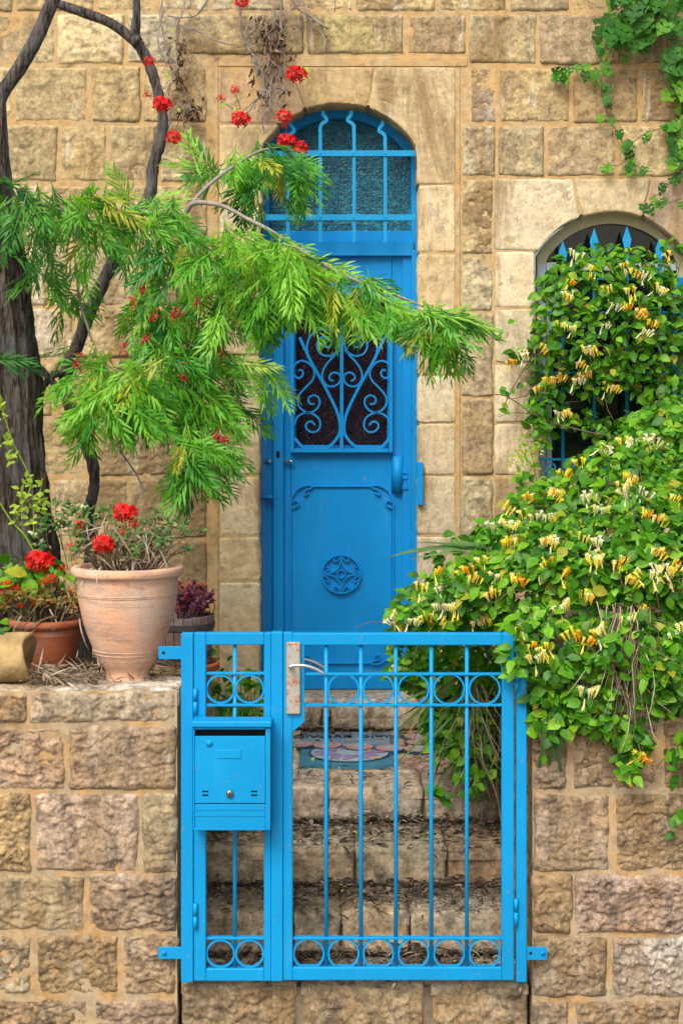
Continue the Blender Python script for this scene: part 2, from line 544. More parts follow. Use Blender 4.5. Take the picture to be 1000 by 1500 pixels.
def jit(c, amt=.10, r=random):
    k = 1 + r.uniform(-amt, amt); w = r.uniform(-.05, .05)
    return (max(0, c[0] * k * (1 + w)), c[1] * k, max(0, c[2] * k * (1 - w * 1.5)))

YW = 2.35
house = empty('stone_house', (0, 2.6, .5), 'honey coloured stone house front with an arched blue door and an arched window', 'house')
HC = [(.47, .395, .235), (.45, .385, .245), (.49, .40, .225), (.42, .35, .205), (.51, .435, .275), (.46, .365, .195)]
JC = [(.58, .49, .325), (.55, .455, .285), (.61, .52, .36), (.53, .435, .27)]
BR = [(.33, .255, .155), (.38, .295, .175), (.36, .27, .15)]
rs_ = random.Random(3)
def hs(x0, x1, y0, y1, gap=9, col=None, **k):
    kw = dict(res=.0085, bulge=.005, amp=.0115, style='pitched', depth=.06, margin=.016, wob=.006)
    kw.update(k)
    return rstone('stone', YW + .003, x0, x1, y0, y1, gap * .48, M['house_stone'], jit(col or rs_.choice(HC), .17, rs_), house, **kw)
def js(x0, x1, y0, y1, gap=3.5, col=None, **k):
    kw = dict(res=.0095, bulge=.001, amp=.007, style='flat', depth=.22, margin=.012, wob=.003, tilt=.002, edge=.002)
    kw.update(k)
    return rstone('stone', YW + .001, x0, x1, y0, y1, gap * .7, M['jamb_stone'], jit(col or rs_.choice(JC), .07, rs_), house, **kw)
def course(y0, y1, joints, gap=9, cols=None, skip=(), **k):
    for a, b in zip(joints[:-1], joints[1:]):
        if a in skip: continue
        hs(a, b, y0, y1, gap, rs_.choice(cols) if cols else None, **k)
# above the frame and the two top courses
course(-150, -67, [-260, -130, -10, 110, 200, 330, 450, 560, 690, 800, 900, 1010, 1130, 1260])
course(-67, 18, [-260, -120, 21, 141, 224, 308, 420, 520, 640, 744, 835, 940, 1050, 1150, 1260])
course(18, 95, [-260, -120, -15, 82, 184, 264])
hs(264, 446, 18, 81); hs(446, 594, 18, 81, col=(.45, .37, .17)); hs(594, 684, 18, 81, col=BR[0])
hs(684, 788, 18, 95, col=(.50, .42, .25)); hs(788, 884, 18, 95, col=BR[0])
course(18, 95, [884, 973, 1080, 1180, 1260], cols=BR + HC)
# left of the door
course(95, 180, [-260, -140, -60, 20, 131, 208, 305])
course(180, 268, [-260, -150, -20, 86, 158, 232, 305])
course(268, 360, [-260, -120, -40, 60, 140, 215, 305])
course(360, 450, [-260, -170, -20, 70, 188, 305])
course(450, 526, [-260, -130, 0, 110, 205, 305])
course(526, 612, [-260, -110, -30, 80, 170, 240, 305])
course(612, 700, [-260, -160, -60, 45, 143, 305])
course(700, 790, [-260, -100, 76, 190, 305])
course(790, 880, [-260, -150, -20, 120, 215, 305])
course(880, 970, [-260, -90, 60, 180, 305])
course(970, 1060, [-260, -120, 20, 150, 305])
# right of the door, up to the window
hs(687, 729, 97, 181, 6, (.43, .36, .27))
course(97, 181, [729, 837, 937, 1040, 1140, 1260], cols=HC + BR)
course(181, 260, [675, 727, 799, 904, 1000, 1100, 1260], 8, cols=BR + HC + [(.44, .34, .22)])
N_ = [260, 374, 457, 582, 697, 790, 880, 970, 1060]
for a, b in zip(N_[:-1], N_[1:]):
    hs(674, 723, a, b, 5, rs_.choice(BR + HC[:3]), amp=.012, bulge=.004)
# right of the window
for a, b in zip([260, 360, 450, 526, 612, 700, 790, 880, 970], [360, 450, 526, 612, 700, 790, 880, 970, 1060]):
    x = 1066 + rs_.uniform(60, 120)
    hs(1068, x, a, b); hs(x, 1260, a, b)
# voussoirs and jambs of the doorway
DA = (496.5, 282.0, 132.0)        # arch circle in picture points
def pt_at_x(x): return (x, DA[1] - math.sqrt(DA[2] ** 2 - (x - DA[0]) ** 2))
def pt_at_y(y, s): return (DA[0] + s * math.sqrt(DA[2] ** 2 - (y - DA[1]) ** 2), y)
def arc_between(p, q, A=DA, n=14):
    a0 = math.atan2(-(p[1] - A[1]), p[0] - A[0]); a1 = math.atan2(-(q[1] - A[1]), q[0] - A[0])
    return [(A[0] + A[2] * math.cos(a0 + (a1 - a0) * i / n), A[1] - A[2] * math.sin(a0 + (a1 - a0) * i / n)) for i in range(n + 1)]
vk = dict(res=.0095, bulge=.001, amp=.008, style='flat', depth=.22, margin=.012, wob=.003, tilt=.002, edge=.002)
YJ = YW + .001
k0, k1 = pt_at_x(447), pt_at_x(538)
stone('stone', YJ, arc_between(k0, k1), [(438, 98), (548, 98)], [k0, (438, 98)], [k1, (548, 98)], M['jamb_stone'], (.47, .355, .19), house, **vk)
k0b = pt_at_x(444.5); l0 = pt_at_y(180, -1)
stone('stone', YJ, [(321, 180)] + arc_between(l0, k0b), [(321, 98), (436, 98)], [(321, 180), (321, 98)], [k0b, (436, 98)], M['jamb_stone'], (.48, .345, .22), house, **vk)
l1 = pt_at_y(182.5, -1); sp = pt_at_y(212, -1); sp = (384.5, 212)
stone('stone', YJ, [(321, 300), (384, 300)], [(321, 182.5), l1], [(321, 300), (321, 182.5)], [(384, 300), (384, 214)] + arc_between(sp, l1)[1:], M['jamb_stone'], (.55, .43, .245), house, **vk)
k1b = pt_at_x(540.5); rsp = (609, 212)
stone('stone', YJ, arc_between(k1b, rsp) + [(610.5, 240), (611, 269), (667, 269)], [(550.5, 98), (667, 98)], [k1b, (550.5, 98)], [(667, 269), (667, 98)], M['jamb_stone'], (.55, .445, .265), house, **vk)
Lj = [302, 400, 521, 611, 697, 786, 852, 940, 1030]
for a, b in zip(Lj[:-1], Lj[1:]): js(320, 382, a, b, 5)
Rj = [270, 371, 462, 550, 620, 697, 785, 870, 950, 1030]
for a, b in zip(Rj[:-1], Rj[1:]): js(611, 668, a, b, 3.5, rs_.choice(JC[:1] + JC[1:2] + [(.63, .55, .40), (.62, .535, .37)]))
# voussoirs and jambs of the window
WA = (895.0, 436.0, 127.0)
wl = (784, 374); wr = (1006, 374)
wk0 = (851, WA[1] - math.sqrt(WA[2] ** 2 - 44 ** 2)); wk1 = (942, WA[1] - math.sqrt(WA[2] ** 2 - 47 ** 2))
stone('stone', YJ, [(724, 366), (781, 366)] + arc_between((788, 368), (849, wk0[1] + .5), WA), [(724, 262), (837, 262)], [(724, 366), (724, 262)], [(849, wk0[1] + .5), (837, 262)], M['jamb_stone'], (.61, .53, .37), house, **vk)
stone('stone', YJ, arc_between((853, wk0[1]), (940, wk1[1]), WA), [(841, 262), (952, 262)], [(853, wk0[1]), (841, 262)], [(940, wk1[1]), (952, 262)], M['jamb_stone'], (.53, .44, .28), house, **vk)
stone('stone', YJ, arc_between((944, wk1[1] + .5), (1003, 368), WA) + [(1010, 366), (1066, 366)], [(956, 262), (1066, 262)], [(944, wk1[1] + .5), (956, 262)], [(1066, 366), (1066, 262)], M['jamb_stone'], (.50, .38, .28), house, **vk)
Wj = [367, 452, 532, 620, 697]
for a, b in zip(Wj[:-1], Wj[1:]):
    js(723, 784, a, b, 5, rs_.choice([(.62, .545, .39), (.58, .50, .34), (.64, .565, .42)]))
    js(1006, 1067, a, b, 5)
js(723, 800, 697, 770, 5, (.42, .32, .2)); js(723, 800, 770, 860, 5); js(723, 800, 860, 950, 5); js(723, 800, 950, 1050, 5)
js(800, 905, 718, 800, 5); js(905, 1067, 718, 800, 5)          # sill stones, behind the honeysuckle
course(800, 880, [800, 900, 1067]); course(880, 970, [800, 930, 1067]); course(970, 1060, [800, 880, 1067])

# the mortar bed the stones sit in, with the two openings cut out
def wall_slab(name, outer, holes, Y0, Y1, mat, parent):
    from mathutils.geometry import tessellate_polygon
    loops = [[Vector((x, z, 0)) for x, z in outer]] + [[Vector((x, z, 0)) for x, z in h] for h in holes]
    tris = tessellate_polygon(loops)
    flat = [p for l in loops for p in l]; n = len(flat)
    vs = [(p.x, Y0, p.y) for p in flat] + [(p.x, Y1, p.y) for p in flat]
    fs = [tuple(t) for t in tris] + [tuple(n + i for i in reversed(t)) for t in tris]
    b = 0
    for l in loops:
        m = len(l)
        fs += [(b + i, b + (i + 1) % m, n + b + (i + 1) % m, n + b + i) for i in range(m)]
        b += m
    me = np_mesh(name, vs, fs)
    bm = bmesh.new(); bm.from_mesh(me); bmesh.ops.recalc_face_normals(bm, faces=bm.faces); bm.to_mesh(me); bm.free()
    return link(name, me, mat, parent)
w2 = lambda pts: [((x - 500) / S(YW), CAM_H - (y - 600) / S(YW)) for x, y in pts]
dh = [(379, 1045)] + [(379, 214)] + arc_between((379, 212), (614, 212), (496.5, 282, 136))[1:-1] + [(614, 214), (614, 1045)]
wh = [(790, 712)] + [(780, 374)] + arc_between((781, 372), (1009, 372), (895, 436, 131))[1:-1] + [(1010, 374), (1010, 712)]
wall_slab('mortar', w2([(-262, 1062), (-262, -152), (1262, -152), (1262, 1062)]), [w2(dh), w2(wh)], YW + .004, YW + .5, M['mortar'], house)
# the flush cement bands beside and above the doorway
mb = MB()
for (a, b, c, d) in ((306, 319.5, 82, 1045), (320, 684, 83, 96.5), (669.5, 673.5, 100, 1045)):
    mb.pbox(a, b, c, d, YW - .001, YW + .03, .002)
mb.build('cement_band', M['mortar'], house)

# ------------------------------------------------------------------ the front door, its frame and fanlight
G_ = M['door_paint']
YF = 2.535
def gl_mat():
    m = NT('pebbled_door_glass'); p = m.pos()
    v = m.n('ShaderNodeTexVoronoi'); m.l(p, v.inputs['Vector']); v.inputs['Scale'].default_value = 140
    c = m.ramp(m.noise(p, 120, 3, .7), [(.30, (.006, .006, .010)), (.50, (.022, .012, .012)), (.60, (.07, .018, .012)), (.68, (.012, .03, .06)), (.8, (.10, .06, .05))])
    m.base(c); m.rough(.16); m.spec(.6)
    m.bump(v.outputs['Distance'], 1.0, .012)
    return m.m
M['door_glass'] = gl_mat()
def fl_mat():
    m = NT('pebbled_fanlight_glass'); p = m.pos()
    v = m.n('ShaderNodeTexVoronoi'); m.l(p, v.inputs['Vector']); v.inputs['Scale'].default_value = 95
    c = m.ramp(m.noise(p, 45, 6, .7), [(.28, (.003, .035, .06)), (.5, (.006, .115, .185)), (.60, (.015, .19, .27)), (.72, (.10, .28, .34))])
    m.base(c); m.rough(.22); m.spec(.25)
    m.bump(v.outputs['Distance'], .5, .008)
    return m.m
M['fan_glass'] = fl_mat()
M['dark_glass'] = plain('dark_window_glass', (.010, .014, .014), .06, 0, .5, 6, .02, .002, .5)
M['cream_frame'] = plain('cream_frame_paint', (.50, .46, .30), .5, 0, .12, 14, .1)
M['pale_frame'] = plain('pale_blue_frame_paint', (.42, .52, .60), .5, 0, .12, 14, .1)
M['grey_wood'] = plain('weathered_wood', (.26, .22, .17), .8, 0, .3, 25, .3)
M['wire'] = plain('dull_wire', (.22, .27, .29), .6, .3, .3, 60, 0)
M['black'] = plain('dark_slot', (.004, .005, .006), .9, 0, .1, 10, 0)

frame = MB()
fz = lambda *a: frame.pbox(*a)
frame.pbox(386, 399, 372, 1019, YF + .012, YF + .09)          # left panel
frame.pbox(381, 386.3, 510, 1019, YF - .02, YF + .02, .002)
frame.pbox(589, 603, 372, 1019, YF + .012, YF + .09)
frame.pbox(602.5, 612, 366, 1021, YF - .015, YF + .08)
frame.pbox(386, 394, 205, 372, YF - .0, YF + .08)
frame.pbox(602, 610.5, 205, 366, YF - .0, YF + .08)
frame.pbox(386, 606, 353, 374.5, YF - .012, YF + .08)         # transom
frame.pbox(386, 606, 338, 353.5, YF + .016, YF + .07)
df = frame.build('door_frame', G_, house)
df['label'] = 'blue metal door frame with transom'
# arch head of the fanlight frame
mb = MB()
A1 = [((x - 500) / S(YF), CAM_H - (y - 600) / S(YF)) for x, y in arc_between((384, 214), (609, 214), (496.5, 284, 133), 28)]
A2 = [((x - 500) / S(YF), CAM_H - (y - 600) / S(YF)) for x, y in arc_between((394, 228), (599, 228), (496.5, 290, 118), 28)]
mb.prism(A1 + A2[::-1], YF + .004, YF + .09)
mb.build('arch_frame', G_, df)
# fanlight
gx = [((x - 500) / S(YF), CAM_H - (y - 600) / S(YF)) for x, y in [(390, 342)] + arc_between((390, 222), (604, 222), (496.5, 287, 124), 24) + [(604, 342)]]
mb = MB(); mb.prism(gx, YF + .055, YF + .065)
fan = mb.build('fanlight', M['fan_glass'], house)
fan['label'] = 'arched fanlight of dark blue pebbled glass behind iron bars'
mb = MB()
for i in range(24):
    x = 394 + i * 9.1 + rs_.uniform(-1, 1)
    yt = max(178, 287 - math.sqrt(max(0, 116 ** 2 - (x - 496.5) ** 2)))
    q = [P(x + rs_.uniform(-.8, .8), yt + (341 - yt) * t, YF + .048) for t in np.linspace(0, 1, 6)]
    mb.tube(q, .0007, 3)
for i in range(18):
    y = 182 + i * 9.1
    dx = 108 if y > 230 else math.sqrt(max(0, 116 ** 2 - (287 - y) ** 2)) - 2
    mb.tube([P(496.5 - dx + 2 * dx * t, y + rs_.uniform(-.6, .6), YF + .048) for t in np.linspace(0, 1, 6)], .0007, 3)
w = mb.build('wire_mesh', M['wire'], fan); w['kind'] = 'stuff'
YG = 2.40
for x, ytop in ((421.5, 178), (469, 162), (516.4, 162), (564, 177)):
    mb = MB()
    sq = smooth_path([(x + 5.5, ytop), (x + 3.5, ytop + 3.5), (x + 7.5, ytop + 9), (x + 9, ytop + 14), (x + 3, ytop + 18), (x, ytop + 24), (x, ytop + 40)], 5)
    if x > 500 and x < 540: sq = [(2 * x - a if b < ytop + 24 else a, b) for a, b in sq]; sq = [(a + 2, b) for a, b in sq]
    if x > 540: sq = [(2 * x - a if b < ytop + 24 else a, b) for a, b in sq]
    pts = [(PX(a, YG), PZ(b, YG)) for a, b in sq] + [(PX(sq[-1][0], YG), PZ(355, YG))]
    mb.bar(pts, 5 / S(YG), YG, YG + .012)
    mb.build('bar', M['grille_paint'], fan)
for y in (224, 318):
    mb = MB(); mb.pbox(388 if y > 300 else 389, 609.5, y - 4.3, y + 4.3, YG - .006, YG + .002, .001)
    for x in (421.5, 469, 516.4, 564): mb.ball(P(x, y, YG - .006), .006, 1, .5, 1, 8, 4)
    for x in (391, 607.5): mb.ball(P(x, y, YG - .006), .005, 1, .5, 1, 8, 4)
    mb.build('crossbar', M['grille_paint'], fan)

# the door leaf
YD = 2.56
mb = MB()
mb.pbox(398, 426, 374, 1010, YD, YD + .05); mb.pbox(574, 590, 374, 1010, YD + .001, YD + .05)
mb.pbox(426.2, 573.8, 374, 431, YD + .0005, YD + .05); mb.pbox(426.2, 573.8, 660, 1010, YD + .0005, YD + .05)
door = mb.build('front_door', G_, house)
door['label'] = 'blue metal door with scrolled iron over a dark glass panel'
mb = MB(); mb.pbox(427, 573, 432, 659, YD + .03, YD + .036, 0)
mb.build('glass_pane', M['door_glass'], door)
mb = MB()
mb.pbox(399.5, 415, 374.5, 1012, YD - .03, YD + .005, .003)
mb.build('lock_stile', G_, door)
mb = MB(); mb.pbox(402.5, 413, 645, 729.5, YD - .034, YD - .028, .001); mb.build('lock_plate', G_, door)
mb = MB(); mb.pbox(404.5, 409.5, 661, 671, YD - .036, YD - .033, .0); mb.build('keyhole', M['black'], door)
for a, b in ((383.5, 396.5), (415.5, 428)):
    mb = MB(); y = 676
    mb.tube([P(a, y, YD - .025), P(b - 3, y, YD - .025), P(b - 2.5, y, YD - .025), P(b, y, YD - .025)], [.0085, .0085, .011, .011], 12)
    mb.build('knob', M['steel'], door)
# frame round the glass
mb = MB()
for q in ((425, 430.5, 428, 663), (569.5, 575, 428, 663), (430.5, 569.5, 657, 663), (430.5, 569.5, 428, 434)):
    mb.pbox(*q, YD - .045, YD + .0, .002)
mb.build('glass_frame', G_, door)
mb = MB()
for q in ((428, 433, 434, 656), (567, 572, 434, 656), (433, 567, 652, 656.8), (433, 567, 434, 438)):
    mb.pbox(*q, YD - .01, YD + .03, .001)
mb.build('inner_frame', G_, door)
# scrollwork
ZX = lambda x: 410 + x / 5.556
ZY = lambda y: 440 + y / 5.556
YS = YD - .04
def zpath(pts, sub=7):
    return [(PX(ZX(a), YS), PZ(ZY(b), YS)) for a, b in smooth_path(pts, sub)]
left_scrolls = [
    (4.2, [(160, 300), (215, 420), (270, 530), (360, 690), (440, 850), (478, 950), (490, 1040), (470, 1110), (400, 1185), (300, 1215), (190, 1195), (120, 1120)]),
    (2.6, [(365, 330), (350, 350), (372, 378), (405, 372), (420, 335), (395, 300), (350, 295), (310, 325), (303, 385), (335, 435), (400, 450), (455, 420), (485, 360), (475, 290), (430, 245), (360, 232), (290, 250), (240, 300), (220, 370), (225, 430)]),
    (2.6, [(485, 395), (440, 450), (385, 510), (350, 570), (345, 635), (375, 685), (425, 700), (475, 675), (492, 630), (475, 595), (435, 586), (405, 610), (405, 640), (435, 655)]),
    (2.6, [(150, 570), (175, 565), (188, 590), (175, 620), (145, 630), (115, 605), (105, 565), (125, 515), (180, 490), (240, 515), (278, 580), (265, 645), (215, 700), (165, 755), (143, 810), (160, 870), (215, 908), (275, 900), (318, 850), (318, 800), (285, 772), (250, 778), (230, 805), (245, 840), (280, 840)]),
    (2.6, [(120, 1010), (140, 950), (200, 915), (270, 925), (320, 970), (325, 1030), (290, 1068), (240, 1065), (210, 1030), (220, 995), (255, 985), (285, 1015)]),
    (2.6, [(385, 120), (375, 150), (340, 170)]), (2.6, [(290, 190), (330, 225), (385, 225), (440, 195), (480, 120), (490, 20)]),
]
for w_, pts in left_scrolls:
    for mir in (0, 1):
        q = [((505 * 2 - a) if mir else a, b) for a, b in pts]
        mb = MB(); mb.bar(zpath(q), w_ / S(YS), YS - .004 * (w_ > 3), YS + .010)
        mb.build('scroll', G_, door)
mb = MB(); mb.pbox(497.8, 502.8, 434, 658, YS - .006, YS + .008, .001); mb.build('centre_bar', G_, door)
# raised moulding of the lower panel and its curled corners
Yp = YD - .012
pp = lambda pts: [(PX(a, Yp), PZ(b, Yp)) for a, b in pts]
mould = MB()
for q in ((457, 544, 711, 713.5), (457, 544, 970.5, 973), (424.5, 426.8, 742, 942), (574.5, 576.8, 742, 942)):
    mould.pbox(*q, Yp, YD + .002, .001)
mould.build('panel_moulding', G_, door)
for sx in (1, -1):
    for top in (1, 0):
        q = [(452, 722), (446, 725), (447, 718), (455, 715), (457, 711.5), (446, 711.5), (434, 718), (427, 730), (425.5, 742), (431, 743), (437, 738), (433, 733), (428, 736)]
        q = [(a if sx == 1 else 1001.3 - a, b if top else 1684 - b) for a, b in smooth_path(q, 5)]
        mb = MB(); mb.bar(pp(q), 2.3 / S(Yp), Yp - .003, YD + .002); mb.build('corner_scroll', G_, door)
# rosette
ro = MB(); c = (499.7, 841)
ro.bar(pp([(c[0] + 28 * math.cos(t), c[1] + 28 * math.sin(t)) for t in np.linspace(0, 2 * math.pi, 48, endpoint=False)]), 2.2 / S(Yp), Yp - .006, YD + .002, True)
ro.bar(pp([(c[0] + 6 * math.cos(t), c[1] + 6 * math.sin(t)) for t in np.linspace(0, 2 * math.pi, 20, endpoint=False)]), 1.8 / S(Yp), Yp - .004, YD + .002, True)
for k in range(4):
    a = R(90 * k + 45)
    base_ = [(23, 9), (20, 11.5), (18.5, 8), (21, 4.5), (25, 2.5), (26.5, 0.9), (20, .9), (12, 2.8), (6.5, 6.5)]
    half = smooth_path(base_, 4)
    for sgn in (0, 1):
        q = []
        for (u, v) in half:
            if sgn: u, v = v, u
            an = R(90 * k)
            q.append((c[0] + u * math.cos(an) - v * math.sin(an), c[1] + u * math.sin(an) + v * math.cos(an)))
        ro.bar(pp(q), 1.9 / S(Yp), Yp - .003, YD + .002)
ro.build('rosette', G_, door)
# hinge barrel, its lugs, the strike box on the right, the bolt on the left
mb = MB(); mb.tube([P(582, 668, YD - .005), P(582, 720, YD - .005)], 8.5 / S(YD), 16); hb = mb.build('hinge', G_, door)
mb = MB()
for y in (691, 699, 714): mb.pbox(588, 597, y - 3, y + 3, YD - .02, YD + .01, .001)
mb.build('hinge_lug', G_, door)
mb = MB(); mb.pbox(611, 619.5, 677, 740, 2.318, 2.36, .003); mb.build('strike_box', G_, df)
mb = MB(); mb.tube([P(382.5, 512, YF - .03), P(382.5, 1015, YF - .03)], .004, 8)
mb.pbox(378, 384, 708, 729, YF - .05, YF - .01, .001); mb.pbox(383.5, 399, 725, 730, YF - .045, YF + .02, .001)
mb.build('bolt_rod', G_, df)
mb = MB(); mb.pbox(386.3, 387.6, 520, 1012, YF - .001, YF + .02, 0); mb.build('frame_seam', M['grey_wood'], df)
mb = MB(); mb.pbox(381, 611, 1013, 1023, YF - .02, YF + .1, .004); mb.build('threshold', M['grey_wood'], df)

# ------------------------------------------------------------------ the arched window behind the honeysuckle
YV = 2.47
mb = MB()
o1 = [((x - 500) / S(YV), CAM_H - (y - 600) / S(YV)) for x, y in [(786, 715), (786, 374)] + arc_between((786, 372), (1004, 372), (895, 437, 126), 28)[1:-1] + [(1004, 374), (1004, 715)]]
o2 = [((x - 500) / S(YV), CAM_H - (y - 600) / S(YV)) for x, y in [(799, 706), (799, 385)] + arc_between((799, 383), (991, 383), (895, 439, 112), 28)[1:-1] + [(991, 385), (991, 706)]]
n = len(o1)
vs = [(x, YV, z) for x, z in o1] + [(x, YV, z) for x, z in o2] + [(x, YV + .06, z) for x, z in o1] + [(x, YV + .06, z) for x, z in o2]
fs = []
for i in range(n):
    j = (i + 1) % n
    fs += [(i, j, n + j, n + i), (n + i, n + j, 3 * n + j, 3 * n + i), (2 * n + i, 3 * n + i, 3 * n + j, 2 * n + j), (i, 2 * n + i, 2 * n + j, j)]
mb.add(vs, fs, False)
win = mb.build('window', M['cream_frame'], house)
win['label'] = 'arched cream window half covered by flowering climber'
mb = MB(); mb.prism(o1, YV + .035, YV + .045); mb.build('pane', M['dark_glass'], win)
mb = MB(); mb.pbox(799.5, 990.5, 384, 396, YV - .004, YV + .03, .002); mb.pbox(787, 799, 386, 712, YV - .006, YV + .01, .002)
mb.pbox(800, 808, 397, 705, YV + .008, YV + .03, .002)
mb.build('casement', M['pale_frame'], win)
YB = 2.385
gr = MB(); gr.pbox(783, 1006, 671, 674.5, YB + .012, YB + .020, .001)
wg = gr.build('window_grille', M['grille_paint'], house)
wg['label'] = 'blue iron grille with spear tips and scrolls'
for y in (408, 457, 546, 699.5):
    mb = MB(); mb.pbox(783, 1006, y - 1.6, y + 1.6, YB + .012, YB + .020, .001); mb.build('crossbar', M['grille_paint'], wg)
for x, yt in ((824, 352), (870, 334), (918, 331), (966, 346)):
    mb = MB(); mb.tube([P(x, yt + 30, YB + .006), P(x, 712, YB + .006)], 2.6 / S(YB), 10)
    mb.build('grille_bar', M['grille_paint'], wg)
    mb = MB()
    pf = [(x, yt), (x + 6.5, yt + 20), (x + 2.8, yt + 36), (x + 2.8, yt + 50), (x - 2.8, yt + 50), (x - 2.8, yt + 36), (x - 6.5, yt + 20)]
    q = [(PX(a, YB), PZ(b, YB)) for a, b in pf]
    mb.prism(q, YB, YB + .009); mb.build('spearhead', M['grille_paint'], wg)
for cx in (808, 847, 893, 942, 985):
    sp_ = [(PX(cx + (11 - 1.05 * t) * math.cos(t * 1.15), YB), PZ(686 + (11 - 1.05 * t) * math.sin(t * 1.15), YB)) for t in np.linspace(0, 8.5, 44)]
    mb = MB(); mb.bar(sp_, 2.6 / S(YB), YB, YB + .012); mb.build('grille_scroll', M['grille_paint'], wg)
mb = MB(); mb.pbox(984, 1000, 405, 712, YV - .03, YV - .005, .003); mb.build('shutter_edge', M['grille_paint'], win)
# ------------------------------------------------------------------ ground and beds
M['pavement'] = plain('pavement_stone', (.27, .24, .20), .9, 0, .25, 3, .3)
mb = MB(); mb.add([(-60, -80, -.22), (60, -80, -.22), (60, 3, -.22), (-60, 3, -.22)], [(0, 1, 2, 3)], False)
pv = mb.build('pavement', M['pavement']); pv['kind'] = 'structure'
M['soil'] = plain('soil', (.085, .062, .042), .97, 0, .5, 14, .8, .02, .1, (.15, .115, .08))
def bed(name, x0, x1, y0, y1, zf, n=46):
    u = np.linspace(x0, x1, n); v = np.linspace(y0, y1, n)
    X, Y = np.meshgrid(u, v)
    Z = zf(X, Y) + .03 * fbm(X * 6, Y * 6, 4, 4) + .018 * facets(X * 18, Y * 18, 3)
    i = np.arange(n * n).reshape(n, n)
    q = np.stack([i[:-1, :-1], i[:-1, 1:], i[1:, 1:], i[1:, :-1]], -1).reshape(-1, 4)
    o = link(name, np_mesh(name, np.stack([X, Y, Z], -1).reshape(-1, 3), q, True), M['soil'])
    o['kind'] = 'structure'
    return o
bed('garden_bed', -3.2, -.62, .2, 1.45, lambda X, Y: 1.055 - .085 * np.clip((Y - .3) / .8, 0, 1))
bed('garden_bed', -3.2, -.45, 1.4, 2.36, lambda X, Y: .56 + 0 * X)
bed('garden_bed', .74, 3.3, .2, 2.36, lambda X, Y: 1.05 + .04 * (Y - .2))

# ------------------------------------------------------------------ the two garden walls
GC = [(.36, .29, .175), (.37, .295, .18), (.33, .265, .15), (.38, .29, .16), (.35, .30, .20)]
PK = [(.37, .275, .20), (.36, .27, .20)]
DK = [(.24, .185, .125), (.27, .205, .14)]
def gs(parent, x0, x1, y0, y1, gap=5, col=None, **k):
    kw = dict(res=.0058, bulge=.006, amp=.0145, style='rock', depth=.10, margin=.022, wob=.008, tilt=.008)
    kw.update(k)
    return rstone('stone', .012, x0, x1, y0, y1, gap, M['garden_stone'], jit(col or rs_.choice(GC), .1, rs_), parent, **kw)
lw = empty('garden_wall', (-1.8, .2, -.2), 'rough stone garden wall left of the gate with flower pots on top', 'wall')
rw = empty('garden_wall', (1.8, .2, -.2), 'rough stone garden wall right of the gate under the honeysuckle', 'wall')
XL = 262
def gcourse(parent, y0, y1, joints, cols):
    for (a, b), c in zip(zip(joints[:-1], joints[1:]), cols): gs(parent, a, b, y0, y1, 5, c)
A_, B_, C_ = GC[0], PK[0], DK[0]
gcourse(lw, 1010, 1062, [-420, -260, -120, 42, XL], [A_, GC[1], (.36, .29, .19), (.44, .36, .25)])
gcourse(lw, 1062, 1160, [-420, -330, -180, -60, 98, XL], [A_, C_, GC[1], PK[0], (.33, .255, .18)])
gcourse(lw, 1160, 1280, [-420, -250, -110, 49, 206, XL], [A_, GC[2], GC[3], (.38, .29, .21), (.42, .345, .22)])
gcourse(lw, 1280, 1368, [-420, -320, -190, -30, 127, XL], [A_, C_, GC[1], GC[0], (.36, .28, .205)])
gcourse(lw, 1368, 1461, [-420, -260, -90, 50, 177, XL], [A_, GC[3], GC[4], (.31, .235, .135), (.36, .28, .19)])
gcourse(lw, 1461, 1545, [-420, -300, -150, -10, 134, XL], [A_, GC[2], GC[1], DK[0], (.28, .22, .17)])
XR = 777
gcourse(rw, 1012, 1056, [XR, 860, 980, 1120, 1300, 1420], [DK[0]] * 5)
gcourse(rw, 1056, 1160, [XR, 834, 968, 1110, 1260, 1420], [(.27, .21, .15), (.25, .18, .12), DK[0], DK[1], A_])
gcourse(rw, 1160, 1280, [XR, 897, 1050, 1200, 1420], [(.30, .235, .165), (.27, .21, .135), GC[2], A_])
gcourse(rw, 1280, 1370, [XR, 840, 1030, 1180, 1420], [(.38, .285, .175), (.36, .27, .21), GC[0], GC[1]])
gcourse(rw, 1370, 1463, [XR, 893, 1040, 1210, 1420], [(.31, .245, .165), (.40, .36, .30), GC[0], GC[1]])
gcourse(rw, 1463, 1545, [XR, 838, 1000, 1150, 1300, 1420], [DK[1], (.30, .23, .15), GC[0], GC[2], GC[1]])
def core(parent, x0, x1):
    mb = MB(); mb.box(x0, x1, .0135, .24, -.22, PZ(1013, .02)); mb.build('mortar', M['garden_mortar'], parent)
core(lw, PX(-425, 0), PX(XL - 3, 0)); core(rw, PX(XR + 3, 0), PX(1425, 0))
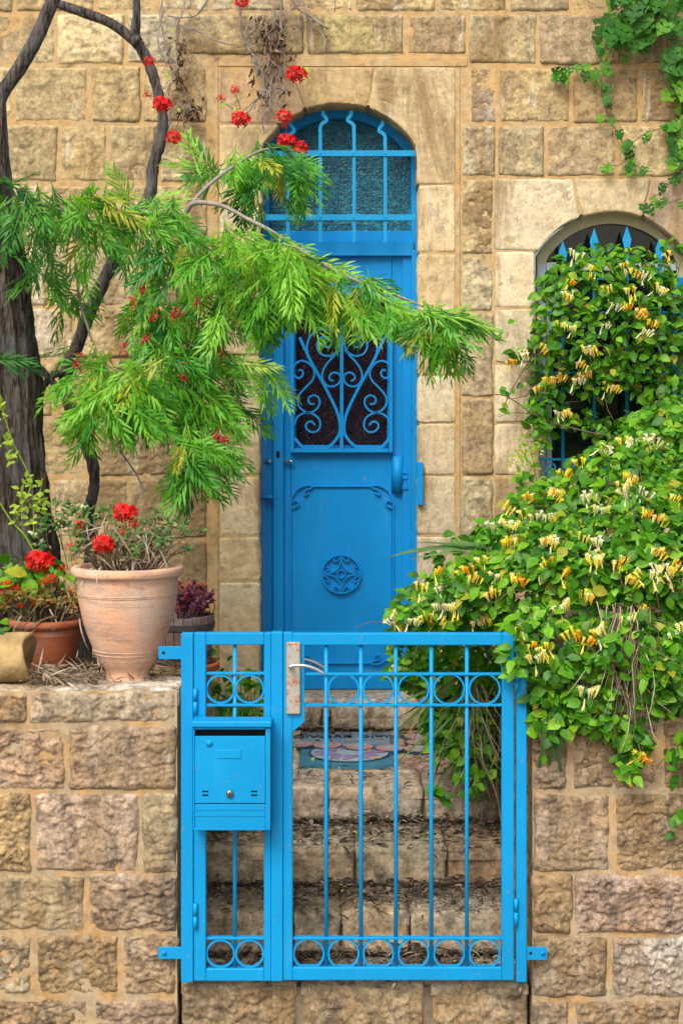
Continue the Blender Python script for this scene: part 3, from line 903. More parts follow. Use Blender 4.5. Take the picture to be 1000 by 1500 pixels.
# capping slabs on top of the left wall: a walkable ledge seen from above
def slab(parent, x0, x1, y0, y1, z, col, mat, amp=.012, res=.012, skirt=.06):
    nu = max(6, int((x1 - x0) / res)); nv = max(6, int((y1 - y0) / res))
    STONE_N[0] += 1; sd = STONE_N[0] * 7
    u = np.linspace(0, 1, nu + 1); v = np.linspace(0, 1, nv + 1); U, V = np.meshgrid(u, v)
    X = x0 + (x1 - x0) * U; Y = y0 + (y1 - y0) * V
    d = np.minimum(np.minimum(U, 1 - U) * (x1 - x0), np.minimum(V, 1 - V) * (y1 - y0))
    e = np.exp(-d / .02)
    X = X + .008 * fbm(X * 15, Y * 15, sd, 3) * e; Y = Y + .012 * fbm(X * 12, Y * 15 + 9, sd, 3) * e
    Z = z + amp * (.6 * fbm(X * 7, Y * 7, sd, 4) + .5 * facets(X * 14, Y * 14, sd)) - .010 * np.exp(-d / .012)
    i = np.arange((nu + 1) * (nv + 1)).reshape(nv + 1, nu + 1)
    q = np.stack([i[:-1, :-1], i[:-1, 1:], i[1:, 1:], i[1:, :-1]], -1).reshape(-1, 4)
    vt = np.stack([X, Y, Z], -1).reshape(-1, 3)
    ring = np.r_[i[0, :-1], i[:-1, -1], i[-1, :0:-1], i[:0:-1, 0]]
    rv = vt[ring].copy(); rv[:, 2] = z - skirt
    b0 = len(vt); n = len(ring); j = np.arange(n); j2 = (j + 1) % n
    sk = np.stack([ring[j2], ring[j], b0 + j, b0 + j2], -1)
    return link('stone', np_mesh('stone', np.r_[vt, rv], np.r_[q, sk], True), mat, parent, col)
xs_ = [-2.34, -1.75, -1.16, PX(XL, 0)]
for a, b in zip(xs_[:-1], xs_[1:]):
    slab(lw, a + .004, b - .004, .022, .36, PZ(1011, 0) - .002, jit((.56, .50, .42), .06, rs_), M['garden_stone'])
for a, b in zip([PX(XR, 0), 1.4, 2.2], [1.4, 2.2, 2.36]):
    slab(rw, a + .004, b - .004, .022, .36, PZ(1013, 0) - .002, jit((.3, .25, .19), .08, rs_), M['garden_stone'])
# the returns that flank the stairs
def side_stone(parent, X, sgn, y0, y1, z0, z1, col):
    """stone whose face looks along sgn*X"""
    nu = max(6, int((y1 - y0) / .015)); nv = max(6, int((z1 - z0) / .015))
    STONE_N[0] += 1; sd = STONE_N[0] * 11
    u = np.linspace(0, 1, nu + 1); v = np.linspace(0, 1, nv + 1); U, V = np.meshgrid(u, v)
    Y = y0 + (y1 - y0) * U; Z = z0 + (z1 - z0) * V
    d = np.minimum(np.minimum(U, 1 - U) * (y1 - y0), np.minimum(V, 1 - V) * (z1 - z0))
    fd = np.clip(d / .03, 0, 1)
    Xx = X + sgn * (.008 * fd + .016 * fd * (facets(Y * 12 + sd, Z * 14, sd) + fbm(Y * 8, Z * 8, sd, 4)))
    i = np.arange((nu + 1) * (nv + 1)).reshape(nv + 1, nu + 1)
    q = np.stack([i[:-1, :-1], i[:-1, 1:], i[1:, 1:], i[1:, :-1]], -1).reshape(-1, 4)
    vt = np.stack([Xx, Y, Z], -1).reshape(-1, 3)
    ring = np.r_[i[0, :-1], i[:-1, -1], i[-1, :0:-1], i[:0:-1, 0]]
    rv = vt[ring].copy(); rv[:, 0] = X - sgn * .06
    b0 = len(vt); n = len(ring); j = np.arange(n); j2 = (j + 1) % n
    sk = np.stack([ring[j2], ring[j], b0 + j, b0 + j2], -1)
    me = np_mesh('stone', np.r_[vt, rv], np.r_[q, sk], True)
    bm = bmesh.new(); bm.from_mesh(me); bmesh.ops.recalc_face_normals(bm, faces=bm.faces); bm.to_mesh(me); bm.free()
    return link('stone', me, M['garden_stone'], parent, col)
for par, X, sgn, yend in ((lw, -.602, 1, 1.42), (rw, .705, -1, 2.3)):
    z = -.05
    for k in range(5):
        zt = min(z + .245, 1.06)
        y = .13
        while y < yend - .02:
            yn = min(yend, y + rs_.uniform(.25, .42))
            if yend - yn < .12: yn = yend
            side_stone(par, X, sgn, y + .006, yn - .006, z + .006, zt - .006, jit(rs_.choice(GC), .1, rs_)); y = yn
        z = zt
    mb = MB(); mb.box(X - sgn * .02, X - sgn * .2, .1, yend, -.2, 1.03); mb.build('mortar', M['garden_mortar'], par)
mb = MB(); mb.box(-2.9, -.62, 1.40, 1.45, -.2, .95); mb.build('mortar', M['garden_mortar'], lw)

# ------------------------------------------------------------------ the stairs
st = empty('stone_stairs', (0.05, 1.2, -.2), 'worn stone steps strewn with dry leaves rising from the gate to the door', 'stairs')
SC = [(.36, .30, .215), (.33, .285, .205), (.39, .325, .225), (.31, .27, .2)]
def step(y0, y1, z0, z1, joints, cols, res=.012):
    """a row of blocks: rough riser faces with the worn tread above"""
    for (a, b), c in zip(zip(joints[:-1], joints[1:]), cols):
        x0, x1 = PX(a, y0), PX(b, y0)
        s = S(y0)
        py1 = 600 + (CAM_H - z0) * s; py0 = 600 + (CAM_H - z1) * s
        rstone('stone', y0, a, b, py0, py1, 4, M['step_stone'], jit(c, .08, rs_), st, res=.009, bulge=.003, amp=.013, style='pitched', depth=.05, margin=.012, wob=.004, tilt=.004)
        slab(st, x0 + .004, x1 - .004, y0 - .004, y1, z1 - .003, jit(c, .08, rs_), M['step_stone'], .010, .014, .05)
    mb = MB(); mb.box(PX(joints[0], y0) + .02, PX(joints[-1], y0) - .02, y0 + .03, y1 + .01, -.2, z1 - .02); mb.build('mortar', M['step_mortar'], st)
# the sill under the gate: blocks standing on the pavement
for a, b, c in ((264, 436, (.27, .215, .135)), (440, 622, (.35, .28, .17)), (630, 775, (.32, .25, .155))):
    rstone('stone', .02, a, b, 1440, 1530, 5, M['garden_stone'], c, st, res=.0075, bulge=.004, amp=.016, style='rock', depth=.08, margin=.02)
    slab(st, PX(a, .02) + .004, PX(b, .02) - .004, .022, .31, -.004, jit(SC[0], .08, rs_), M['step_stone'], .012, .014, .05)
mb = MB(); mb.box(PX(268, 0), PX(772, 0), .03, .32, -.2, -.03); mb.build('mortar', M['step_mortar'], st)
step(.30, .65, 0, .17, [268, 430, 500, 600, 745, 775], SC, .011)
step(.64, 1.05, .17, .33, [275, 395, 520, 655, 765], [SC[2], SC[0], SC[1], (.27, .19, .12)])
step(1.04, 1.42, .33, .485, [285, 480, 620, 750], [(.35, .30, .245), (.36, .305, .245), (.33, .275, .21)])
slab(st, -.60, PX(437, 1.40), 1.385, 2.31, .482, (.52, .45, .36), M['step_stone'], .008, .02)
slab(st, PX(577, 1.40), .70, 1.40, 2.31, .482, (.38, .25, .18), M['step_stone'], .006, .02)
mb = MB(); mb.box(-.6, .7, 1.40, 2.32, -.2, .468); mb.build('mortar', M['step_mortar'], st)
step(2.29, 2.54, .48, .605, [385, 471, 483, 625, 700], [(.38, .33, .26), (.28, .25, .2), (.42, .36, .275), (.40, .335, .25)])
slab(st, PX(381, 2.4), PX(613, 2.4), 2.33, 2.56, .637, (.42, .38, .31), M['step_stone'], .006, .014)

# painted tile mosaic let into the landing
tm = empty('tile_mosaic', (0, 1.8, .482), 'blue painted tile mosaic with a lilac flower medallion on the landing', 'mosaic')
M['teal_tile'] = plain('teal_tile', (.035, .16, .24), .45, 0, .35, 12, .3, .004, .35, (.05, .12, .17))
M['grey_tile'] = plain('grey_blue_tile', (.17, .24, .29), .5, 0, .3, 16, .3, .004, .35, (.09, .18, .25))
M['pink_tile'] = plain('pink_tile', (.36, .19, .17), .5, 0, .35, 30, .3, .004, .35, (.36, .3, .28))
M['navy_tile'] = plain('navy_tile', (.02, .045, .075), .5, 0, .3, 20, .3)
M['pale_tile'] = plain('pale_blue_tile', (.24, .31, .36), .5, 0, .3, 25, .3)
M['lock_metal'] = plain('lock_metal', (.22, .25, .27), .35, .9, .2, 60, .1)
M['lilac_tile'] = plain('lilac_tile', (.20, .15, .27), .5, 0, .35, 25, .3)
ZM = .481
def gpt(x, y, z=ZM):
    s = (y - 600) / (CAM_H - z); Yq = FPX / s - CAM_D
    return (x - 500) / s, Yq
def plate(name, mat, pts, z0, z1, parent):
    n = len(pts)
    mb = MB(); mb.add([(x, y, z0) for x, y in pts] + [(x, y, z1) for x, y in pts],
                      [tuple(range(n)), tuple(range(n, 2 * n))] + [(i, (i + 1) % n, n + (i + 1) % n, n + i) for i in range(n)], False)
    return mb.build(name, mat, parent)
ell = lambda cx, cy, rx, ry, n=32: [(cx + rx * math.cos(t), cy + ry * math.sin(t)) for t in np.linspace(0, 2 * math.pi, n, endpoint=False)]
xm0, xm1 = gpt(437, 1124)[0], gpt(577, 1124)[0]
for i in range(3):
    for j in range(5):
        xa = xm0 + (xm1 - xm0) * i / 3; xb = xm0 + (xm1 - xm0) * (i + 1) / 3
        ya = 1.46 + .155 * j; yb = ya + .155
        plate('tile', M['teal_tile'] if j < 3 else M['grey_tile'], [(xa + .002, ya + .002), (xb - .002, ya + .002), (xb - .002, yb - .002), (xa + .002, yb - .002)], ZM - .03, ZM + .004 + rs_.uniform(-.001, .001), tm)
cx, cy, rr = gpt(512, 1108)[0], 1.71, .185
md = plate('medallion', M['navy_tile'], ell(cx, cy, rr + .012, rr + .012, 40), ZM, ZM + .008, tm)
plate('medallion_ground', M['pale_tile'], ell(cx, cy, rr, rr, 40), ZM, ZM + .011, md)
for k in range(6):
    a = R(60 * k + 12)
    for s_ in (-1, 1):
        pts = []
        for t in np.linspace(0, 2 * math.pi, 14, endpoint=False):
            u = .115 + .055 * math.cos(t); v = s_ * .030 + .024 * math.sin(t)
            pts.append((cx + u * math.cos(a) - v * math.sin(a), cy + u * math.sin(a) + v * math.cos(a)))
        plate('petal', M['lilac_tile'], pts, ZM, ZM + .014, md)
for px_, py_ in ((439, 1095), (479, 1097), (526, 1099), (571, 1101), (612, 1102), (612, 1092), (610, 1084)):
    x, y = gpt(px_, py_); k = 1.0 if py_ > 1093 else .85
    d = plate('disc', M['navy_tile'], ell(x, y, .078 * k, .070 * k, 26), ZM, ZM + .015, tm)
    plate('disc_face', M['pink_tile'], ell(x, y + .004, .068 * k, .066 * k, 26), ZM, ZM + .018, d)
    plate('disc_centre', M['pale_tile'], ell(x, y, .026 * k, .026 * k, 14), ZM, ZM + .021, d)
fc = bpy.data.curves.new('lettering', 'FONT'); fc.body = "DIVOR\u042f DIVITE"; fc.size = .083; fc.align_x = 'CENTER'; fc.extrude = .002
fo = bpy.data.objects.new('lettering_curve', fc); lme = bpy.data.meshes.new_from_object(fo); bpy.data.objects.remove(fo)
fo = bpy.data.objects.new('lettering', lme); COL.objects.link(fo); lme.materials.clear(); lme.materials.append(M['navy_tile'])
fo['kind'] = 'stuff'
fo.location = (gpt(512, 1086)[0], 2.075, ZM + .0075); fo.parent = tm; fo.matrix_parent_inverse = Matrix.Translation(-tm.location)

# ------------------------------------------------------------------ the gate
gp = M['gate_paint']
gate = empty('garden_gate', (.05, -.01, 0), 'low blue iron gate with rings between round bars across the steps', 'gate')
Y0, Y1 = -.042, -.002
def post(px0, px1, py0, py1):
    mb = MB(); mb.pbox(px0, px1, py0, py1, Y0, Y1, .003); return mb.build('post', gp, gate)
pl = post(265, 283, 928, 1440); pr = post(756, 771.5, 930, 1440)
def bracket(par, x0, x1, y0, y1, holes):
    mb = MB(); mb.pbox(x0, x1, y0, y1, -.035, -.029, .001)
    o = mb.build('bracket', gp, par)
    for hx, hy, kind in holes:
        m2 = MB()
        if kind == 'bolt': m2.disc(P(hx, hy, -.043), .008, 'Y', 6, .009)
        else: m2.disc(P(hx, hy, -.0358), .006, 'Y', 12, .002)
        m2.build('bolt' if kind == 'bolt' else 'bolt_hole', gp if kind == 'bolt' else M['black'], gate)
for b in ((pl, 232, 266, 947, 966, [(239.5, 956.5, 'hole')]), (pl, 232, 266, 1388, 1405.5, [(240, 1397, 'bolt')]), (pr, 771, 801, 1388, 1407, [(777, 1397, 'hole'), (795, 1397, 'bolt')])):
    bracket(gate, *b[1:])
def hinge(x, ya, yb, r=3.2):
    mid = (ya + yb) / 2
    mb = MB(); mb.tube([P(x, ya, -.05), P(x, mid - .8, -.05)], r / S(-.05), 10); mb.tube([P(x, mid + .8, -.05), P(x, yb, -.05)], r / S(-.05), 10)
    mb.tube([P(x, mid - 1, -.05), P(x, mid + 1, -.05)], r * .6 / S(-.05), 8)
    mb.build('hinge', gp, gate)
hinge(286, 1009, 1046); hinge(286, 1324, 1361); hinge(755.5, 1317, 1356); hinge(757, 986, 1012)
def leaf(name, frame_boxes, bars, ybar, rails, rings, r):
    mb = MB()
    for q in frame_boxes: mb.pbox(*q, Y0, Y1, .003)
    lf = mb.build(name, gp, gate)
    for x in bars:
        b_ = MB(); b_.tube([P(x, ybar[0], -.022), P(x, ybar[1], -.022)], 3.0 / S(-.022), 12); b_.build('bar', gp, lf)
    for (xa, xb, y) in rails:
        b_ = MB(); b_.pbox(xa, xb, y - 1.7, y + 1.7, -.034, -.012, .001); b_.build('rail', gp, lf)
    for (x, y, rad) in rings:
        b_ = MB(); Yr = -.032
        b_.bar([(PX(x, Yr) + rad / S(Yr) * math.cos(t), PZ(y, Yr) + rad / S(Yr) * math.sin(t)) for t in np.linspace(0, 2 * math.pi, 44, endpoint=False)], 2.6 / S(Yr), Yr, -.016, True)
        b_.build('ring', gp, lf)
    return lf
side = leaf('side_leaf', [(284, 301.5, 927.5, 1438), (386.5, 397, 927.5, 1438), (301.5, 386.5, 927.5, 945), (301.5, 386.5, 1420, 1438)],
            [344], (944, 1421), [(301, 387, 987), (301, 387, 1033.5), (301, 387, 1375.5)],
            [(322.8, 1010, 20.3), (365.5, 1010, 20.3), (322.8, 1398, 20), (365.5, 1398, 20)], 20)
mb = MB(); mb.pbox(397, 414.2, 926.5, 1438.5, Y0 - .006, Y1, .003); mb.build('meeting_stile', gp, gate)
main = leaf('gate_leaf', [(414.5, 428.5, 927, 1437), (735, 752.5, 928, 1437), (428.5, 735, 928, 945.5), (428.5, 735, 1418, 1437)],
            [477.5, 528.5, 579.5, 631.5, 683.5], (944, 1419), [(443, 737, 988), (443, 737, 1033.5), (428, 737, 1375.5)],
            [(x, 1010, 22.2) for x in (503, 554, 605.5, 657.5, 709.5)] + [(x, 1398, 22) for x in (452, 503, 554, 605.5, 657.5, 709.5)], 22)
# lock case: the widened part of the stile, its plate and the two lever handles
mb = MB()
q = [(428.4, 945.4), (445.5, 945.4), (445.5, 1057), (428.4, 1073)]
mb.prism([(PX(a, Y0), PZ(b, Y0)) for a, b in q], Y0 + .001, Y1); mb.build('lock_case', gp, main)
def rusty():
    m = NT('rusty_steel'); p = m.pos()
    f = m.noise(p, 22, 8, .7)
    c = m.mix(m.ramp(f, [(.5, 0), (.6, 1)]), (.44, .44, .40), (.36, .17, .07))
    m.base(c); m.b.inputs['Metallic'].default_value = .45; m.rough(m.ramp(f, [(.45, .32), (.6, .8)])); m.bump(f, .2, .002)
    return m.m
M['rusty'] = rusty()
mb = MB(); mb.pbox(419, 439.8, 941, 1047, Y0 - .014, Y0 + .001, .004); mb.build('lock_plate', M['rusty'], main)
def lever(x0, y0, Yb, Yh, ang=0):
    mb = MB()
    pts = [(x0, y0), (x0 + 5, y0 - 1.4), (x0 + 16, y0 - 2.2), (x0 + 28, y0 - .5), (x0 + 40, y0 + 4), (x0 + 51, y0 + 10.5)]
    sm = smooth_path(pts, 4)
    mb.tube([P(a, b, Yh) for a, b in sm], [.0078] * 5 + [.0065] * (len(sm) - 5), 10)
    mb.tube([P(x0 + 2, y0, Yb), P(x0 + 2, y0, Yh)], .0095, 10)
    mb.build('lever', M['steel'], main)
lever(424, 977, Y0 - .012, Y0 - .058); lever(424, 968, Y1, Y1 + .05)

# letter box fixed to the front of the side leaf
mbx = empty('mailbox', (PX(340, -.1), -.09, PZ(1217, -.1)), 'blue metal letter box with a slot and round lock on the gate', 'mailbox')
YM = -.135; YMb = Y0 - .007
kx = lambda x: x
mb = MB()
mb.pbox(283, 284.8, 1067, 1216.5, YM, YMb, .001); mb.pbox(388.8, 396, 1067, 1216.5, YM, YMb, .002)
mb.pbox(284.8, 388.8, 1213, 1216.8, YM, YMb, .001); mb.pbox(284.8, 388.8, 1080, 1212, YM + .06, YMb, .0)
mb.pbox(284.8, 388.8, 1178.6, 1213, YM + .003, YM + .02, .002)
mb.pbox(284.8, 388.8, 1186, 1187, YM + .001, YM + .006, .0); mb.pbox(284.8, 388.8, 1195, 1196, YM + .001, YM + .006, .0)
mb.pbox(284.8, 388.8, 1066, 1069, YM, YM + .02, .001)
mb.build('case', gp, mbx)
mb = MB(); mb.pbox(280.5, 397.5, 1057.5, 1066.3, YM - .012, YMb, .004); mb.build('roof', gp, mbx)
mb = MB(); mb.pbox(285.2, 388.4, 1079, 1177.2, YM + .001, YM + .012, .0015); dr = mb.build('door', gp, mbx)
mb = MB(); mb.pbox(284.9, 388.7, 1069, 1079, YM + .03, YM + .035, 0); mb.build('slot', M['black'], mbx)
mb = MB(); mb.pbox(318, 353, 1099, 1111.3, YM - .002, YM + .002, .0012); mb.build('name_plate', gp, dr)
mb = MB(); mb.disc(P(306.5, 1089.5, YM - .0015), 5.0 / S(YM), 'Y', 20, .004); mb.build('badge', gp, dr)
mb = MB(); mb.disc(P(336.3, 1163.5, YM - .007), 5.4 / S(YM), 'Y', 20, .01); lk = mb.build('lock', M['lock_metal'], dr)
mb = MB(); mb.pbox(335.6, 337, 1160.5, 1166.5, YM - .0085, YM - .006, 0); mb.build('keyhole', M['black'], dr)
for x in (296, 367.5):
    for y in (1158.6, 1164):
        mb = MB(); mb.pbox(x, x + 9.2, y, y + 2.3, YM + .0002, YM + .003, 0); mb.build('vent', M['black'], dr)
# ------------------------------------------------------------------ pots
def terracotta(name, col, col2, bands):
    m = NT(name); p = m.pos()
    c = m.mix(m.ramp(m.noise(p, 5, 8, .65, .4), [(.42, 0), (.62, 1)]), col, col2)
    c = m.mix(m.ramp(m.noise(m.mapping(p, (1, 1, 2.2)), 6.5, 10, .7), [(.51, 0), (.64, .5)]), c, (.22, .19, .17))
    c = m.mix(m.ramp(m.noise(p, 9, 10, .75), [(.60, 0), (.70, .5)]), c, (.55, .47, .40))
    c = m.mix(1.0, c, m.ramp(m.noise(m.mapping(p, (2, 2, 60)), 3, 3), [(.3, 1 - bands), (.7, 1 + bands)]), 'MULTIPLY')
    c = m.mix(1.0, c, m.ramp(m.noise(p, 150, 3), [(.3, .85), (.7, 1.1)]), 'MULTIPLY')
    m.base(c); m.rough(.85); m.spec(.2)
    m.bump(m.math('ADD', m.noise(m.mapping(p, (2, 2, 90)), 2, 3), m.noise(p, 120, 4)), .25, .004)
    return m.m
M['pale_terracotta'] = terracotta('pale_terracotta', (.64, .37, .24), (.58, .41, .31), .10)
M['terracotta'] = terracotta('terracotta', (.34, .105, .045), (.29, .085, .038), .05)
M['saucer'] = terracotta('saucer_terracotta', (.42, .12, .045), (.36, .11, .05), .05)

def pot(name, label, cx, Y, z0, prof, mat, soil_z, wob=.0, n=56):
    """prof: outer profile (r, z above the base) from the foot up; closed over the rim and down inside"""
    X = PX(cx, Y)
    o = empty(name, (X, Y, z0), label, 'flower pot')
    mb = MB()
    sm = smooth_path(prof, 5)
    rim = sm[-1]
    inner = [(rim[0] - .022, rim[1] - .002), (rim[0] - .03, rim[1] - .03), (rim[0] * .8, rim[1] - .12)]
    pr = [(0.0005, z0)] + [(r, z0 + z) for r, z in sm] + [(r, z0 + z) for r, z in inner] + [(.0005, z0 + rim[1] - .13)]
    mb.lathe(pr, X, Y, n, True, wob)
    b = mb.build('body', mat, o)
    return o, X, b
big, bX, bb = pot('terracotta_urn', 'large pale weathered terracotta urn with a wide rim on the wall', 187, .27, 1.068,
          [(.086, 0), (.088, .012), (.083, .03), (.086, .052), (.108, .085), (.135, .14), (.160, .205), (.178, .265), (.189, .32), (.193, .37), (.196, .405), (.198, .418), (.213, .422), (.218, .436), (.214, .452), (.203, .456)], M['pale_terracotta'], 0, .006)
mb = MB()
for zz, r in ((.352, .1925), (.346, .192), (.118, .1265), (.132, .1325)):
    mb.lathe([(r - .002, 1.068 + zz - .003), (r + .0026, 1.068 + zz), (r - .002, 1.068 + zz + .003)], bX, .27, 56, True, .006)
mb.build('groove_ring', M['pale_terracotta'], big)
brown, brX, _ = pot('terracotta_pot', 'dark orange terracotta pot with a rolled rim left of the urn', 70, .52, 1.045,
          [(.082, 0), (.092, .01), (.105, .06), (.120, .11), (.130, .15), (.136, .175), (.139, .185), (.140, .205), (.150, .212), (.158, .222), (.159, .235), (.152, .244)], M['terracotta'], 0)
bk, bkX, _ = pot('terracotta_pot', 'terracotta pot half hidden behind the wooden tub', 262, 1.95, .98,
          [(.08, 0), (.10, .05), (.12, .16), (.128, .24), (.13, .25), (.14, .255), (.14, .285), (.132, .29)], M['saucer'], 0)
mb = MB(); mb.lathe([(.02, .54), (.14, .54), (.14, .98), (.02, .98)], bkX, 1.95, 20); pd = mb.build('plinth', M['garden_stone'], None, (.26, .2, .14))
tag(pd, 'stone plinth under the half hidden terracotta pot', 'plinth')
# half barrel on its saucer
tY = 1.02; tX = PX(266, tY)
tub = empty('wooden_tub', (tX, tY, 1.0), 'weathered grey wooden half barrel with iron hoops behind the urn', 'planter')
M['barrel_wood'] = plain('barrel_wood', (.15, .10, .085), .85, 0, .4, 18, .5, .006, .2, (.20, .20, .22))
M['hoop'] = plain('hoop_iron', (.085, .075, .08), .6, .5, .4, 25, .2)
for k in range(22):
    a0 = 2 * math.pi * k / 22 + .012; a1 = 2 * math.pi * (k + 1) / 22 - .012
    vs = []; fs = []
    prof = [(.122, 1.035), (.132, 1.10), (.139, 1.17), (.142, 1.238)]
    for r, z in prof:
        z2 = z + (rs_.uniform(-.004, .004) if z > 1.2 else 0)
        for rr, a in ((r, a0), (r, a1), (r - .016, a1), (r - .016, a0)):
            vs.append((tX + rr * math.cos(a), tY + rr * math.sin(a), z2))
    for i in range(3):
        for j in range(4): fs.append((i * 4 + j, i * 4 + (j + 1) % 4, i * 4 + 4 + (j + 1) % 4, i * 4 + 4 + j))
    fs += [(3, 2, 1, 0), (12, 13, 14, 15)]
    mb = MB(); mb.add(vs, fs, False); mb.build('stave', M['barrel_wood'], tub)
for z, r in ((1.195, .1425), (1.075, .131)):
    mb = MB(); mb.lathe([(r - .006, z - .013), (r + .001, z - .013), (r + .004, z + .013), (r - .006, z + .013), (r - .006, z - .013)], tX, tY, 40, False); mb.build('hoop', M['hoop'], tub)
mb = MB(); mb.lathe([(.0005, 1.19), (.128, 1.19)], tX, tY, 24); mb.build('earth', M['soil'], tub)
mb = MB(); mb.lathe([(.0005, .985), (.150, .985), (.152, 1.0), (.163, 1.004), (.163, 1.018), (.165, 1.022), (.163, 1.036), (.155, 1.034), (.15, 1.012), (.0005, 1.012)], tX, tY, 44)
sc = mb.build('saucer', M['saucer']); tag(sc, 'orange terracotta saucer under the wooden half barrel', 'saucer')
for nm, X, Y, z, r, par in (('earth', bX, .27, 1.068 + .425, .19, big), ('earth', brX, .52, 1.045 + .212, .13, brown), ('earth', bkX, 1.95, 1.23, .118, bk)):
    mb = MB(); mb.lathe([(r, z - .02), (r * .97, z), (.0005, z + .012)], X, Y, 24); mb.build(nm, M['soil'], par)
# the broken stone drum lying at the left edge
M['drum'] = plain('drum_stone', (.36, .26, .12), .95, 0, .4, 14, .6, .010, .08, (.22, .17, .10))
def drum():
    n = 44; m = 16; Yc = .20; zc = 1.078 + .098; x0 = PX(-46, Yc); x1 = PX(42, Yc); r = .099
    vs = []; fs = []
    for i in range(m + 1):
        t = i / m
        for k in range(n):
            a = 2 * math.pi * k / n
            top = max(0, math.sin(a))
            rr = r * (1 - .16 * (top ** 6) * (1 if t < .62 else .25)) * (1 + .035 * math.sin(3 * a + t * 5) + .02 * math.sin(7 * a + 11 * t))
            x = x0 + (x1 - x0) * t + (.012 * math.sin(2 * a) if i == m else 0)
            vs.append((x, Yc + rr * math.cos(a) * 1.0, zc + rr * math.sin(a)))
    for i in range(m):
        for k in range(n): fs.append((i * n + k, i * n + (k + 1) % n, (i + 1) * n + (k + 1) % n, (i + 1) * n + k))
    # dished end
    b = len(vs)
    for (f, dx) in ((.86, .006), (.80, -.012), (.4, -.016)):
        for k in range(n):
            a = 2 * math.pi * k / n; v = vs[m * n + k]
            vs.append((v[0] + dx, Yc + (v[1] - Yc) * f, zc + (v[2] - zc) * f))
    prev = m * n
    for q in range(3):
        cur = b + q * n
        for k in range(n): fs.append((prev + k, prev + (k + 1) % n, cur + (k + 1) % n, cur + k))
        prev = cur
    fs.append(tuple(prev + k for k in range(n))); fs.append(tuple(range(n - 1, -1, -1)))
    mb = MB(); mb.smooth = True; mb.add(vs, fs)
    o = mb.build('stone_drum', M['drum'])
    tag(o, 'short yellowish stone drum lying on its side at the left end of the wall', 'stone')
drum()

# ------------------------------------------------------------------ leaf and flower shapes (unit templates)
class Tpl:
    def __init__(self, v, f, mi=None):
        self.v = np.asarray(v, float); self.f = f; self.mi = mi or [0] * len(f)
        self.me = None
    def mesh(self, name, mats):
        if self.me is None:
            self.me = np_mesh(name, self.v, self.f, True, self.mi)
            for m in mats: self.me.materials.append(m)
        return self.me
def joined(name, items, mats, parent, kind='stuff'):
    """items: [(template, Matrix)] joined into one mesh"""
    vs = []; fs = []; mi = []; b = 0
    for t, mtx in items:
        A = np.array(mtx)
        vs.append(t.v @ A[:3, :3].T + A[:3, 3])
        fs += [tuple(i + b for i in f) for f in t.f]; mi += t.mi
        b += len(t.v)
    if not vs: return None
    me = np_mesh(name, np.concatenate(vs), fs, True, mi)
    for m in mats: me.materials.append(m)
    o = link(name, me, None, parent)
    if kind: o['kind'] = kind
    return o
def single(name, t, mtx, mats, parent):
    o = bpy.data.objects.new(name, t.mesh(name, mats)); COL.objects.link(o)
    o.parent = parent
    o.matrix_parent_inverse = Matrix.Translation(-parent.location) if parent.parent is None else Matrix.Identity(4)
    o.matrix_basis = mtx
    return o
def frame_m(loc, d, n, s):
    """matrix with local X along d, local Z near n, scale s"""
    d = Vector(d).normalized(); n = Vector(n)
    y = n.cross(d)
    if y.length < 1e-4: y = Vector((1, 0, 0)).cross(d)
    y.normalize(); z = d.cross(y)
    m = Matrix(((d.x, y.x, z.x, 0), (d.y, y.y, z.y, 0), (d.z, y.z, z.z, 0), (0, 0, 0, 1)))
    return Matrix.Translation(loc) @ m @ Matrix.Scale(s, 4)

